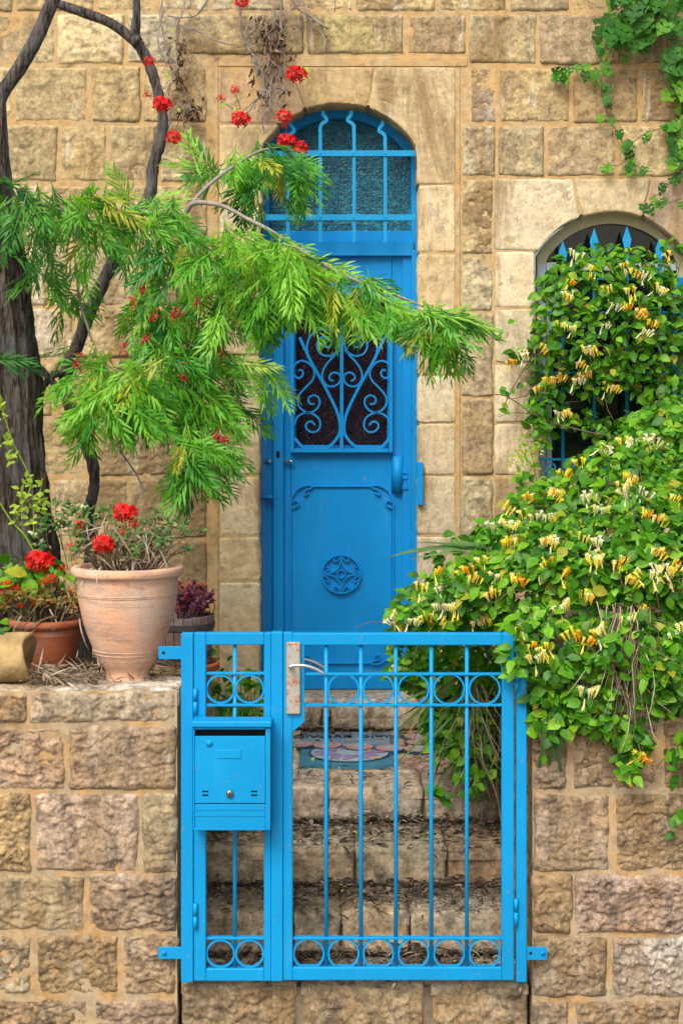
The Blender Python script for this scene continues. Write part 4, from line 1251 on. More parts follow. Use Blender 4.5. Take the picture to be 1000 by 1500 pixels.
def frond_tpl(seed):
    """pinnate leaf, length 1: curved rachis, narrow sickle leaflets that share its vertices"""
    r = random.Random(seed); v = []; f = []
    n = 10; droop = r.uniform(.10, .38); side = r.uniform(-.14, .14)
    ctr = []
    for i in range(n + 1):
        t = i / n
        c = np.array((t * (1 - .12 * droop), side * t * t, -droop * t * t))
        ctr.append(c); w = .009 * (1 - .75 * t)
        v.append(c + (0, w, .0)); v.append(c + (0, -w, .0))
    for i in range(n):
        f.append((2 * i, 2 * i + 1, 2 * i + 3, 2 * i + 2))
    def leaflet(a, b, base, d, L, w, droop2, curl):
        p = len(v); up = np.array((0, 0, 1.0))
        nrm = np.cross(d, up); nrm /= np.linalg.norm(nrm)
        for t, k in ((.22, .55), (.48, 1.0), (.76, .72)):
            c = base + d * L * t + up * (-droop2 * L * t * t + .02) + nrm * curl * L * t * t
            v.append(c + nrm * w * k); v.append(c - nrm * w * k)
        v.append(base + d * L - up * droop2 * L + nrm * curl * L)
        f.append((a, b, p + 1, p)); f.append((p, p + 1, p + 3, p + 2)); f.append((p + 2, p + 3, p + 5, p + 4)); f.append((p + 4, p + 5, p + 6))
        return p
    for i in range(2, n):
        t = i / n
        prof = math.sin(math.pi * min(1, (t * .78 + .22))) ** .7
        for sg in (1, -1):
            if r.random() < .09: continue
            L = (.12 + .29 * prof) * r.uniform(.8, 1.15)
            an = R(52 - 26 * t + r.uniform(-9, 9)) * sg
            d = np.array((math.cos(an), math.sin(an), r.uniform(-.2, .2))); d /= np.linalg.norm(d)
            a, b = (2 * i - 2, 2 * i) if sg == 1 else (2 * i + 1, 2 * i - 1)
            dr = r.uniform(.05, .45)
            w = r.uniform(.018, .027)
            cu = sg * r.uniform(.02, .22)
            leaflet(a, b, ctr[i], d, L, w, dr, cu)
            if r.random() < .34:       # a side lobe
                an2 = an + R(26) * (1 if r.random() < .5 else -1)
                d2 = np.array((math.cos(an2), math.sin(an2), d[2])); d2 /= np.linalg.norm(d2)
                bpos = ctr[i] + d * L * .30; q = len(v)
                v.append(bpos + (0.006, 0.004, .02)); v.append(bpos - (0.006, 0.004, -.02))
                leaflet(q, q + 1, bpos, d2, L * .6, w * .85, dr, cu)
                f.append((a, q, q + 1))
    d = np.array((1, 0, -.3 - droop)); d /= np.linalg.norm(d)
    leaflet(2 * n, 2 * n + 1, ctr[n], d, .17, .015, .2, .05)
    return Tpl(v, f)
FRONDS = [frond_tpl(100 + k) for k in range(7)]
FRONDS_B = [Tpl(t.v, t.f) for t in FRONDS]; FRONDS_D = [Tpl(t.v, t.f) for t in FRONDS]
def oval_tpl(seed, wid=.30, fold=.10, bend=.18, tip=1.0):
    r = random.Random(seed); v = []; f = []
    rows = [(0, 0.03), (.12, .55), (.32, .98), (.55, .95), (.78, .58), (.93, .22), (1.0, 0.0)]
    tw = r.uniform(-.12, .12)
    for t, k in rows:
        z = -bend * t * t + r.uniform(-.012, .012); w = wid * k * r.uniform(.95, 1.05)
        y0 = tw * t * (1 - t)
        v += [(t, y0 + w, z + fold * k), (t, y0, z), (t, y0 - w, z + fold * k)]
    for i in range(len(rows) - 1):
        f += [(3 * i, 3 * i + 1, 3 * i + 4, 3 * i + 3), (3 * i + 1, 3 * i + 2, 3 * i + 5, 3 * i + 4)]
    return Tpl(v, f)
OVALS = [oval_tpl(k, .30 + .035 * (k % 3), .07 + .05 * (k % 2), .10 + .1 * (k % 4)) for k in range(6)]
SMALL = [oval_tpl(20 + k, .26, .08, .2) for k in range(3)]
def ivy_tpl(seed):
    r = random.Random(seed)
    out = [(0, 0), (-.14, .22), (-.08, .46), (.20, .42), (.40, .50), (.64, .27), (1.0, 0.0)]
    v = [(.02, 0, 0), (.35, 0, -.02), (.7, 0, -.02)]
    pts = [(x * r.uniform(.93, 1.07), y * r.uniform(.93, 1.07)) for x, y in out]
    ring = pts + [(x, -y * r.uniform(.93, 1.05)) for x, y in pts[1:-1]][::-1]
    b = len(v)
    for x, y in ring: v.append((x, y, .05 * abs(y) - .10 * x * x + r.uniform(-.015, .015)))
    n = len(ring); f = []
    for i in range(n):
        j = (i + 1) % n
        mx = (ring[i][0] + ring[j][0]) / 2
        c = 0 if mx < .25 else (1 if mx < .6 else 2)
        f.append((c, b + i, b + j))
    f += [(0, b + 2, 1), (1, b + 4, 2), (0, 1, b + n - 2), (1, 2, b + n - 4)]
    return Tpl(v, f)
IVY = [ivy_tpl(k) for k in range(4)]
def strap_tpl(seed, wid=.03, bend=.5):
    r = random.Random(seed); v = []; f = []
    for i in range(8):
        t = i / 7
        w = wid * (1 - t ** 2.2) ** .8 + .001
        v += [(t, w, -bend * t * t + .012), (t, 0, -bend * t * t), (t, -w, -bend * t * t + .012)]
    for i in range(7): f += [(3 * i, 3 * i + 1, 3 * i + 4, 3 * i + 3), (3 * i + 1, 3 * i + 2, 3 * i + 5, 3 * i + 4)]
    return Tpl(v, f)
STRAPS = [strap_tpl(k, .022 + .008 * k, .25 + .2 * k) for k in range(3)]
def geranium_tpl(seed, n=20):
    """dome of five-petalled florets, radius 1, bulging along +X; materials 0 petal 1 stalk"""
    r = random.Random(seed); v = []; f = []; mi = []
    for k in range(n):
        ph = 2.399 * k + r.uniform(-.3, .3); th = math.acos(1 - 1.0 * (k + .5) / n)
        d = np.array((math.cos(th), math.sin(th) * math.cos(ph), math.sin(th) * math.sin(ph)))
        c = d * r.uniform(.55, 1.08) * (1, 1, .8)
        a = np.cross(d, (0, .3, 1)); a /= np.linalg.norm(a); b = np.cross(d, a)
        R0 = r.uniform(.32, .48); o = r.random() * 6
        for q in range(5):
            an = o + 2 * math.pi * q / 5; e = a * math.cos(an) + b * math.sin(an); g = -a * math.sin(an) + b * math.cos(an)
            s = len(v); lift = d * r.uniform(.0, .16)
            v += [c, c + e * R0 * .6 + g * R0 * .36 + lift, c + e * R0 * 1.05 + g * R0 * .25 + lift * 1.6, c + e * R0 * 1.05 - g * R0 * .25 + lift * 1.6, c + e * R0 * .6 - g * R0 * .36 + lift]
            f.append((s, s + 1, s + 2)); f.append((s, s + 2, s + 3)); f.append((s, s + 3, s + 4)); mi += [0, 0, 0]
        s = len(v); t = np.array((.012, .02, .02))
        v += [np.array((-.1, .02, 0)), np.array((-.1, -.02, .01)), c]
        f.append((s, s + 1, s + 2)); mi.append(1)
    return Tpl(v, f, mi)
GERAN = [geranium_tpl(k, n) for k, n in ((1, 20), (2, 17), (3, 10), (4, 7))]
def honey_tpl(seed, n, mix):
    """honeysuckle spray, about 1 long: slender trumpets in a fan; materials 0 white 1 cream 2 yellow 3 orange"""
    r = random.Random(seed); v = []; f = []; mi = []
    for k in range(n):
        sp = (k - (n - 1) / 2) / max(1, n - 1)
        base = np.array((r.uniform(-.08, .08) + sp * .80, r.uniform(-.22, .22), r.uniform(-.12, .22)))
        d = np.array((sp * .35 + r.uniform(-.12, .12), -.25 + r.uniform(-.3, .3), 1.0)); d /= np.linalg.norm(d)
        L = r.uniform(.50, .80); m_ = r.choice(mix); up = np.array((0, 0, 1.0))
        a = np.cross(d, (0, 1, 0)); a /= np.linalg.norm(a); b = np.cross(d, a)
        rings = [(0, .022), (.3, .050), (.58, .070), (.78, .088)]
        if r.random() < .15: d = d * (1, 1, -1)
        s = len(v); sides = 5
        for t, rad in rings:
            c = base + d * L * t + np.array((0, -.10, 0)) * t * t
            for q in range(sides):
                an = 2 * math.pi * q / sides
                v.append(c + (a * math.cos(an) + b * math.sin(an)) * rad)
        for i in range(3):
            for q in range(sides):
                f.append((s + i * sides + q, s + i * sides + (q + 1) % sides, s + (i + 1) * sides + (q + 1) % sides, s + (i + 1) * sides + q)); mi.append(m_)
        tip = base + d * L * .78 + np.array((0, -.10, 0)) * .6
        # the split lips curling outward and the stamens
        for q in range(4):
            an = R(-60 + 60 * q) + r.uniform(-.2, .2) - 1.2
            e = a * math.cos(an) + b * math.sin(an); w = np.cross(e, d); s2 = len(v)
            v += [tip + e * .05 + w * .045, tip + e * .05 - w * .045, tip + e * .13 + d * .13 - w * .04, tip + e * .13 + d * .13 + w * .04, tip + e * .26 + d * .09 - up * .04]
            f += [(s2, s2 + 1, s2 + 2, s2 + 3), (s2 + 3, s2 + 2, s2 + 4)]; mi += [m_, m_]
        for q in range(2):
            e = np.array((r.uniform(-.1, .1), -.1 + r.uniform(-.1, .1), 0)); s2 = len(v)
            v += [tip, tip + (.012, 0, .012), tip + d * .30 + e]; f.append((s2, s2 + 1, s2 + 2)); mi.append(1)
    return Tpl(v, f, mi)
HONEY = {
    'yellow': [honey_tpl(k, 8, [2, 2, 1, 2, 3]) for k in range(3)], 'white': [honey_tpl(10 + k, 7, [0, 0, 0, 1]) for k in range(2)],
    'cream': [honey_tpl(20 + k, 7, [1, 1, 0, 2]) for k in range(2)], 'orange': [honey_tpl(30 + k, 6, [3, 2, 3, 2]) for k in range(2)],
    'mixed': [honey_tpl(40 + k, 10, [0, 1, 2, 2, 0]) for k in range(3)],
}
def petal(name, c, c2, tr=.45):
    return leaf_mat(name, [(0, c), (1, c2)], tr, .5)
M['white_petal'] = petal('white_petal', (.80, .82, .82), (.84, .84, .76))
M['cream_petal'] = petal('cream_petal', (.88, .82, .32), (.88, .84, .52))
M['yellow_petal'] = petal('yellow_petal', (.92, .76, .04), (.90, .78, .14))
M['orange_petal'] = petal('orange_petal', (.88, .50, .015), (.86, .42, .01))
M['red_petal'] = leaf_mat('red_petal', [(0, (.52, .001, .004)), (.5, (.66, .004, .008)), (1, (.60, .012, .004))], .18, .55)
M['dull_red_petal'] = leaf_mat('dull_red_petal', [(0, (.20, .006, .018)), (1, (.34, .03, .04))], .15, .6)
M['crimson_petal'] = leaf_mat('crimson_petal', [(0, (.45, .008, .04)), (1, (.55, .03, .05))], .2, .5)
HM = [M['white_petal'], M['cream_petal'], M['yellow_petal'], M['orange_petal']]
M['stalk'] = plain('green_stalk', (.11, .17, .04), .6, 0, .3, 30, .1)
M['frond_young'] = leaf_mat('frond_young', [(0, (.10, .35, .026)), (.3, (.16, .45, .032)), (.6, (.23, .53, .045)), (.85, (.28, .58, .09)), (.97, (.44, .46, .05))], .42, .34)  # brighter lime green fronds; each cluster sets their share
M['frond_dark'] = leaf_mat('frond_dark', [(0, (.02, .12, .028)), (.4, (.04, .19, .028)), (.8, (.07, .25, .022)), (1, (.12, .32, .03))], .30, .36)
M['frond_old'] = leaf_mat('frond_old', [(0, (.028, .18, .038)), (.35, (.055, .28, .035)), (.75, (.10, .38, .03)), (1, (.16, .45, .04))], .36, .34)  # deeper green for the remaining fronds of the slender tree
M['honey_leaf'] = leaf_mat('honey_leaf', [(0, (.020, .105, .008)), (.35, (.045, .19, .008)), (.7, (.095, .30, .010)), (.92, (.17, .40, .015)), (.995, (.32, .32, .03))], .3, .36)
M['ivy_leaf'] = leaf_mat('ivy_leaf', [(0, (.018, .10, .012)), (.4, (.032, .16, .012)), (.8, (.08, .27, .014)), (1, (.14, .34, .02))], .2, .55)
M['sage_leaf'] = leaf_mat('sage_leaf', [(0, (.05, .13, .03)), (.5, (.09, .20, .05)), (.85, (.14, .25, .08)), (.97, (.3, .28, .10))], .25, .5)
M['lime_leaf'] = leaf_mat('lime_leaf', [(0, (.22, .36, .03)), (1, (.33, .46, .05))], .35, .5)
M['blue_leaf'] = leaf_mat('blue_leaf', [(0, (.05, .22, .13)), (1, (.08, .28, .14))], .25, .5)
M['purple_leaf'] = leaf_mat('purple_leaf', [(0, (.05, .012, .03)), (.6, (.09, .018, .05)), (1, (.14, .03, .07))], .2, .5)
M['autumn_leaf'] = leaf_mat('autumn_leaf', [(0, (.12, .14, .02)), (.4, (.22, .16, .03)), (.7, (.28, .10, .04)), (1, (.16, .2, .04))], .25, .5)
M['dry_straw'] = island_mat('dry_straw', [(0, (.10, .065, .04)), (.4, (.22, .16, .10)), (.75, (.32, .26, .19)), (1, (.42, .38, .31))])
M['dark_litter'] = island_mat('dark_litter', [(0, (.035, .027, .022)), (.5, (.09, .066, .05)), (.8, (.16, .125, .095)), (1, (.27, .225, .18))])
M['yellow_leaf'] = island_mat('fallen_leaf', [(0, (.32, .30, .03)), (.6, (.40, .33, .04)), (1, (.22, .10, .05))])
M['twig'] = plain('twig', (.12, .085, .06), .85, 0, .4, 40, .3)
M['grey_twig'] = plain('grey_twig', (.26, .235, .21), .8, 0, .3, 40, .3)
def bark(name, c1, c2, sx, bs):
    m = NT(name); p = m.pos()
    q = m.mapping(p, (sx, sx, sx * .11))
    n1 = m.noise(q, 2.0, 10, .72, .6)
    c = m.ramp(n1, [(.39, tuple(x * .16 for x in c1)), (.48, c1), (.60, c2)])
    c = m.mix(m.ramp(m.noise(p, 6, 6), [(.5, 0), (.7, .6)]), c, (.16, .18, .19))
    m.base(c); m.rough(.95); m.spec(.12)
    m.bump(n1, bs, .03)
    return m.m
M['trunk_bark'] = bark('trunk_bark', (.10, .078, .064), (.21, .185, .165), 52, 1.0)
M['smooth_bark'] = bark('smooth_bark', (.10, .09, .084), (.18, .165, .155), 34, .9)

# ------------------------------------------------------------------ the two trees
def rough_trunk(path, Y, n=150, sub=26, amp=.085):
    pts, rad = px_path(path, Y, sub)
    vs = []; fs = []; m = len(pts)
    k = np.arange(n) / n * 2 * np.pi
    for i in range(m):
        z = pts[i].z
        cs, sn = np.cos(k), np.sin(k)
        rid = np.abs(fbm(k * 7.5 + 3 + .3 * np.sin(z * 5), np.full(n, z * 2.6), 5, 4)) * 1.7 + .4 * fbm(cs * 3, sn * 3 + z, 9, 3)
        r = rad[i] * (1 + amp * 2.2 * (rid - .4))
        for a, b, c in zip(cs, sn, r): vs.append((pts[i].x + a * c, pts[i].y + b * c, pts[i].z))
    for i in range(m - 1):
        for q in range(n): fs.append((i * n + q, i * n + (q + 1) % n, (i + 1) * n + (q + 1) % n, (i + 1) * n + q))
    return vs, fs
treeA = empty('tree', P(15, 1000, .95), 'thick dark fissured tree trunk at the left edge with ferny leaves', 'tree')
mb = MB(); mb.smooth = True
mb.add(*rough_trunk([(8, 1010, 82), (12, 930, 76), (14, 850, 72), (6, 750, 68), (-2, 650, 65), (-6, 550, 61), (-8, 450, 52), (-9, 380, 45), (-12, 300, 33), (-11, 236, 23), (-6, 180, 15), (-1, 140, 9)], .95))
mb.build('trunk', M['trunk_bark'], treeA, fix=True)
for pth in ([(-4, 165, 9), (4, 135, 10), (30, 97, 10.5), (55, 52, 10.5), (72, 12, 10), (96, -40, 9), (130, -110, 8)], [(-3, 150, 9), (-14, 90, 8), (-30, 0, 7), (-50, -100, 6)]):
    mb = MB(); p_, r_ = px_path(pth, 1.15); mb.tube(p_, r_, 14, rough=.08); mb.build('limb', M['smooth_bark'], treeA)
treeB = empty('tree', P(128, 900, 1.55), 'slender twisted grey tree with bright feathery leaves hanging by the door', 'tree')
mb = MB()
p_, r_ = px_path([(124, 985, 12), (128, 860, 10), (133, 800, 9.5), (127, 757, 11), (137, 720, 8.5), (136, 680, 9.5), (116, 630, 9.5), (95, 560, 11), (112, 510, 10), (128, 465, 11), (150, 415, 11), (172, 370, 9.5), (196, 322, 9.5), (220, 282, 9.5), (224, 245, 9.5), (236, 200, 9.5), (238, 165, 8.5), (226, 115, 8.5), (212, 80, 9), (199, 55, 9), (200, 20, 6.5), (199, -40, 5.5), (196, -120, 4)], 1.55, 7)
r_ = [q * (.9 + .10 * math.sin(i * 1.7) * math.sin(i * .6)) for i, q in enumerate(r_)]
mb.tube(p_, r_, 16, rough=.12); mb.build('trunk', M['smooth_bark'], treeB)
mb = MB()
for pth, Yb in (([(201, 62, 9), (186, 50, 8), (160, 32, 7.5), (120, 17, 7.5), (84, 4, 6.5), (60, -8, 4)], 1.5),
                ([(57, 600, 4), (62, 570, 5), (75, 552, 5), (92, 545, 5)], 1.5), ([(38, 520, 4), (60, 540, 5), (90, 575, 5), (98, 590, 5)], 1.45)):
    mb = MB(); p_, r_ = px_path(pth, Yb); mb.tube(p_, r_, 10, rough=.08); mb.build('limb', M['smooth_bark'], treeB)
tw = MB()
for pth in ([(150, 330, 5, 1.5), (170, 314, 4.5, 1.3), (215, 312, 4.2, 1.15), (265, 316, 4, 1.05), (284, 297, 4, 1.0), (325, 301, 3.2, .95), (362, 320, 3, .9), (395, 337, 3, .85), (450, 372, 2.6, .85), (520, 410, 2.2, .8), (600, 440, 1.8, .8), (660, 470, 1.2, .8)],
            [(265, 316, 3, 1.05), (300, 276, 2.8, 1.2), (338, 246, 2.4, 1.4), (378, 222, 2, 1.6), (410, 215, 1.2, 1.7)],
            [(222, 330, 3, 1.2), (236, 390, 2.6, 1.1), (247, 445, 2.4, 1.05), (258, 490, 2, 1.0), (290, 512, 1.6, .95), (330, 560, 1.4, .9)],
            [(247, 445, 2.4, 1.05), (236, 490, 2, 1.0), (210, 530, 2, .95), (185, 565, 1.8, .9)], [(258, 490, 2, 1.0), (262, 560, 2, 1.0), (270, 640, 1.6, .95), (300, 700, 1.2, .9)],
            [(150, 330, 3, 1.5), (110, 315, 3, 1.2), (60, 300, 2.4, .9), (20, 290, 2, .8)], [(150, 350, 3, 1.5), (120, 390, 2.6, 1.2), (115, 430, 2, 1.1), (135, 500, 1.6, 1.0)],
            [(175, 660, 1.6, 1.2), (190, 680, 1.4, 1.1), (205, 705, 1.2, 1.0), (210, 730, 1, .95)]):
    p_, r_ = px_path(pth, 1.0); tw.tube(p_, r_, 7)
tw.build('branch', M['grey_twig'], treeB)
# clusters: cx, cy, rx, ry (picture points), depth, number, mean direction (right, up), share of lime green fronds
CL = [
    (38, 318, 46, 50, .72, 24, (-.1, -.8), .0, 'A'), (66, 395, 32, 50, .70, 11, (.1, -.9), .0, 'A'), (15, 265, 28, 22, .75, 4, (.5, .3), 0, 'A'), (5, 530, 18, 12, .4, 3, (.6, -.2), 0, 'A'),
    (110, 305, 66, 30, 1.0, 26, (.2, -.5), .2, 'B'), (115, 355, 55, 44, 1.0, 26, (.1, -.8), .3, 'B'), (190, 312, 55, 32, 1.0, 24, (.5, -.3), .4, 'B'), (245, 340, 44, 46, 1.0, 26, (.2, -.8), .35, 'B'), (105, 430, 42, 46, 1.1, 11, (.1, -.7), .25, 'B'),
    (185, 350, 26, 34, 1.2, 5, (0, -1), .2, 'B'), (265, 420, 60, 56, 1.0, 44, (.1, -.9), .45, 'B'),
    (330, 372, 60, 34, .85, 38, (.35, -.6), .9, 'B'), (395, 395, 78, 48, .80, 74, (.25, -.9), .92, 'B'), (450, 415, 66, 38, .78, 46, (.6, -.8), .8, 'B'), (530, 438, 60, 32, .75, 44, (.5, -.9), .75, 'B'), (595, 468, 52, 30, .75, 32, (.4, -.9), .65, 'B'), (648, 490, 34, 42, .72, 38, (.3, -.95), .6, 'B'), (678, 472, 25, 12, .72, 7, (1, -.05), .5, 'B'), (325, 445, 56, 52, .9, 40, (-.1, -1), .6, 'B'),
    (395, 465, 36, 28, .9, 16, (0, -1), .2, 'B'),
    (395, 238, 56, 30, 1.75, 30, (.4, -.7), .4, 'B'), (310, 245, 48, 20, 1.5, 16, (-.3, -.3), .5, 'B'), (428, 268, 24, 36, 1.75, 20, (.2, -1), .4, 'B'), (375, 285, 24, 30, 1.7, 12, (0, -1), .3, 'B'),
    (165, 560, 76, 32, .85, 50, (.1, -.6), .75, 'B'), (168, 605, 60, 42, .82, 50, (0, -1), .7, 'B'), (232, 560, 48, 46, .9, 26, (.3, -.8), .6, 'B'), (108, 588, 24, 18, .85, 4, (-.7, -.5), .7, 'B'),
    (270, 500, 62, 48, 1.0, 42, (.1, -.9), .35, 'B'), (298, 560, 58, 50, 1.0, 38, (.2, -.9), .3, 'B'), (285, 620, 50, 50, .95, 40, (.1, -1), .3, 'B'), (285, 685, 46, 36, .9, 36, (.2, -.9), .6, 'B'), (330, 635, 28, 32, .9, 9, (.7, -.6), .5, 'B'),
    (362, 540, 34, 18, .85, 10, (1, -.35), .6, 'B'), (396, 570, 18, 18, .85, 7, (.6, -1), .5, 'B'), (342, 600, 32, 22, .9, 7, (.8, -.5), .5, 'B'), (120, 512, 40, 22, 1.0, 8, (-.7, -.3), .4, 'B'),
    (215, 465, 34, 40, 1.1, 14, (-.2, -.8), .3, 'B'),
]
fr = random.Random(11); items = {'A': [], 'B': []}
for (cx, cy, rx, ry, Yc, n, d, lime_share, tr_) in CL:
    for k in range(int(n * .82) if tr_ == 'B' and Yc < 1.4 else n):
        a = fr.random() * 6.283; q = math.sqrt(fr.random())
        x = cx + rx * q * math.cos(a); y = cy + ry * q * math.sin(a)
        Y = Yc + fr.gauss(0, .10)
        L = fr.uniform(.12, .265)
        dv = Vector((d[0] + .75 * math.cos(a) * q + fr.gauss(0, .42), fr.gauss(-.18, .42), d[1] * .75 - .4 * math.sin(a) * q + fr.gauss(0, .30)))
        dv.normalize()
        mid = P(x, y, Y)
        loc = mid - dv * L * .45
        loc.y = min(loc.y, 2.15)
        nr = Vector((fr.gauss(0, .45), -.75 + fr.gauss(0, .3), .75 + fr.gauss(0, .3)))
        items[tr_].append((fr.random() < lime_share, fr.randrange(7), frame_m(loc, dv, nr, L), Y))
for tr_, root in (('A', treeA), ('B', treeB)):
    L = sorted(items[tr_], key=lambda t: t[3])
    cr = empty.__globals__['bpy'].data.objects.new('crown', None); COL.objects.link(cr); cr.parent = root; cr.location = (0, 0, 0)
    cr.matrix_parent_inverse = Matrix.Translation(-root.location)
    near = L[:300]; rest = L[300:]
    for (is_lime, k, mtx, Y) in near:
        t = (FRONDS_D if tr_ == 'A' else FRONDS_B if is_lime else FRONDS)[k]
        o = bpy.data.objects.new('leaf', t.mesh('leaf', [M['frond_dark'] if tr_ == 'A' else M['frond_young'] if is_lime else M['frond_old']])); COL.objects.link(o)  # frond_young is the lime green, frond_old the deeper green
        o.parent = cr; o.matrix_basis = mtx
    for is_lime in (True, False):
        its = [((FRONDS_B if is_lime_ else FRONDS)[k], mtx) for (is_lime_, k, mtx, Y) in rest if is_lime_ == is_lime]
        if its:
            o = joined('leaves', its, [M['frond_young'] if is_lime else M['frond_old']], None); o.parent = cr
# small crimson spider flowers among the leaves
cf = [(207, 425), (194, 442), (115, 522), (113, 535), (262, 458), (226, 462), (252, 460), (290, 443), (323, 518), (330, 643), (320, 640), (214, 494), (182, 507), (275, 540), (268, 550)]
for (x, y) in cf:
    mb = MB(); c = P(x, y, .80 if x < 330 else .8)
    for k in range(16):
        e = Vector((fr.gauss(0, 1), fr.gauss(0, 1), fr.gauss(0, 1))).normalized()
        q = c + Vector((fr.gauss(0, .010), fr.gauss(0, .01), fr.gauss(0, .014)))
        mb.tube([q, q + e * .010, q + e * .016 + Vector((0, 0, -.008))], [.0022, .0026, .0015], 5)
    mb.build('flower', M['crimson_petal'], treeB)

# ------------------------------------------------------------------ honeysuckle
hr = random.Random(23)
def inside(E, x, y):
    best = None
    for (cx, cy, rx, ry, Yc, ryd) in E:
        q = 1 - ((x - cx) / rx) ** 2 - ((y - cy) / ry) ** 2
        if q > 0:
            Yf = Yc - ryd * math.sqrt(q)
            if best is None or Yf < best[0]:
                sq = math.sqrt(q)
                best = (Yf, Vector(((x - cx) / rx, -sq, -(y - cy) / ry)), q)
    return best
def leaf_mass(E, n, layers, size, box, r, tpls, hang=.35, holes=()):
    out = []
    tries = 0
    while len(out) < n and tries < n * 12:
        tries += 1
        x = r.uniform(box[0], box[1]); y = r.uniform(box[2], box[3])
        b = inside(E, x, y)
        if b is None: continue
        if any(((x - hx) / hrx) ** 2 + ((y - hy) / hry) ** 2 < 1 and r.random() < pr for hx, hy, hrx, hry, pr in holes): continue
        lay = abs(r.gauss(0, layers))
        Y = b[0] + lay - .02
        nr = b[1] * .55 + Vector((r.gauss(0, .42), -.35 + r.gauss(0, .3), .55 + r.gauss(0, .35)))
        d = Vector((r.gauss(0, .8) + b[1].x * .4, -.35 + r.gauss(0, .4), -hang + r.gauss(0, .55)))
        s = size * r.uniform(.55, 1.2)
        out.append((lay + r.uniform(0, .01), tpls[r.randrange(len(tpls))], frame_m(P(x, y, Y), d, nr, s)))
    return out
def place_leaves(root, L, mat, cap=300, name='leaf'):
    L.sort(key=lambda t: t[0])
    for (_, t, mtx) in L[:cap]: single(name, t, mtx, [mat], root)
    if L[cap:]: joined('leaves', [(t, m_) for _, t, m_ in L[cap:]], [mat], root)
def flowers(root, E, pts, Yfix=None):
    for (x, y, kind) in pts:
        if kind == 'orange' and hr.random() < .5: kind = 'yellow'
        b = inside(E, x, y)
        Y = (b[0] - .035) if b else (Yfix if Yfix is not None else .5)
        t = HONEY[kind][hr.randrange(len(HONEY[kind]))]
        an = hr.gauss(0, .35)
        m_ = Matrix.Translation(P(x, y + 8, Y)) @ Matrix.Rotation(hr.gauss(0, .5), 4, 'Z') @ Matrix.Rotation(an, 4, 'Y') @ Matrix.Scale(hr.uniform(.046, .064), 4)
        single('flower_cluster', t, m_, HM, root)
def twigs(root, E, n, box, r, mat, name='stems', long_=.25, depth=.06):
    mb = MB()
    for k in range(n):
        for _ in range(20):
            x = r.uniform(box[0], box[1]); y = r.uniform(box[2], box[3]); b = inside(E, x, y)
            if b: break
        if not b: continue
        p = P(x, y, b[0] + r.uniform(0, depth)); d = Vector((r.gauss(0, 1), r.gauss(-.1, .35), r.gauss(-.1, .8))).normalized()
        L = r.uniform(.4, 1) * long_
        q = [p]; 
        for i in range(5):
            d = (d + Vector((r.gauss(0, .25), r.gauss(0, .15), r.gauss(-.08, .25)))).normalized(); q.append(q[-1] + d * L / 5)
        mb.tube(q, [.0022, .002, .002, .0018, .0015, .001], 5)
    o = mb.build(name, mat, root, fix=False); o['kind'] = 'stuff'
    return o
E1 = [(990, 655, 75, 70, 1.15, .35), (920, 745, 110, 105, .85, .40), (830, 770, 85, 75, .90, .38), (760, 810, 70, 62, .80, .34), (850, 860, 140, 110, .48, .42), (955, 830, 110, 130, .50, .45),
      (700, 870, 75, 58, .55, .34), (640, 900, 62, 42, .55, .24), (603, 905, 30, 24, .55, .12), (905, 960, 125, 80, .22, .34), (975, 985, 70, 75, .12, .24), (815, 970, 62, 62, .15, .26), (875, 1030, 62, 52, .05, .15), (790, 935, 50, 55, .22, .3), (920, 1085, 24, 42, .02, .08), (805, 1030, 32, 42, .02, .09), (990, 1100, 16, 14, 0, .06),
      (700, 990, 45, 70, 1.05, .25), (665, 1010, 38, 60, 1.15, .2), (610, 985, 40, 28, 1.25, .16), (655, 940, 80, 45, .95, .3), (692, 1070, 40, 62, .92, .14), (655, 1060, 26, 44, 1.05, .1), (712, 1130, 20, 36, .85, .08)]
h1 = empty('honeysuckle_bush', P(900, 1000, .6), 'sprawling honeysuckle bush with yellow and white flowers over the right wall', 'shrub')
L1 = leaf_mass(E1, 7400, .10, .054, (560, 1070, 570, 1140), hr, OVALS, holes=[(920, 990, 24, 75, .85), (840, 875, 28, 22, .6), (905, 900, 40, 25, .6), (770, 870, 26, 14, .6), (950, 760, 30, 12, .5), (880, 780, 22, 14, .5), (820, 940, 22, 18, .6), (965, 900, 24, 20, .6), (730, 900, 22, 12, .5), (860, 1000, 22, 20, .5)])
# sprigs that stand out of the outline
for (x, y, Y) in ((585, 905, .5), (598, 868, .6), (612, 855, .6), (640, 828, .65), (668, 808, .7), (700, 790, .75), (740, 742, .85), (775, 720, .9), (770, 700, .95), (820, 690, .95), (690, 1115, .75), (682, 1140, .75), (645, 1160, .7), (700, 1160, .8), (642, 1090, .9), (628, 1060, 1.0),
                  (788, 1060, -.05), (800, 1080, -.05), (818, 1060, -.06), (912, 1120, -.05), (925, 1130, -.06), (760, 955, -.08), (765, 985, -.1), (748, 960, -.06), (995, 1125, -.05), (1000, 1215, -.04), (745, 978, -.05), (776, 940, -.06)):
    for k in range(7):
        loc = P(x + hr.gauss(0, 9), y + hr.gauss(0, 11), Y + hr.gauss(0, .02))
        L1.append((hr.uniform(0, .012), OVALS[hr.randrange(6)], frame_m(loc, Vector((hr.gauss(0, .8), -.4, hr.gauss(-.25, .5))), Vector((hr.gauss(0, .4), -.8, .5)), hr.uniform(.038, .062))))
place_leaves(h1, L1, M['honey_leaf'])
twigs(h1, E1, 130, (570, 1050, 600, 1110), hr, M['twig'], depth=.10)
zc = {'y': 'yellow', 'o': 'orange', 'w': 'white', 'c': 'cream', 'm': 'mixed'}
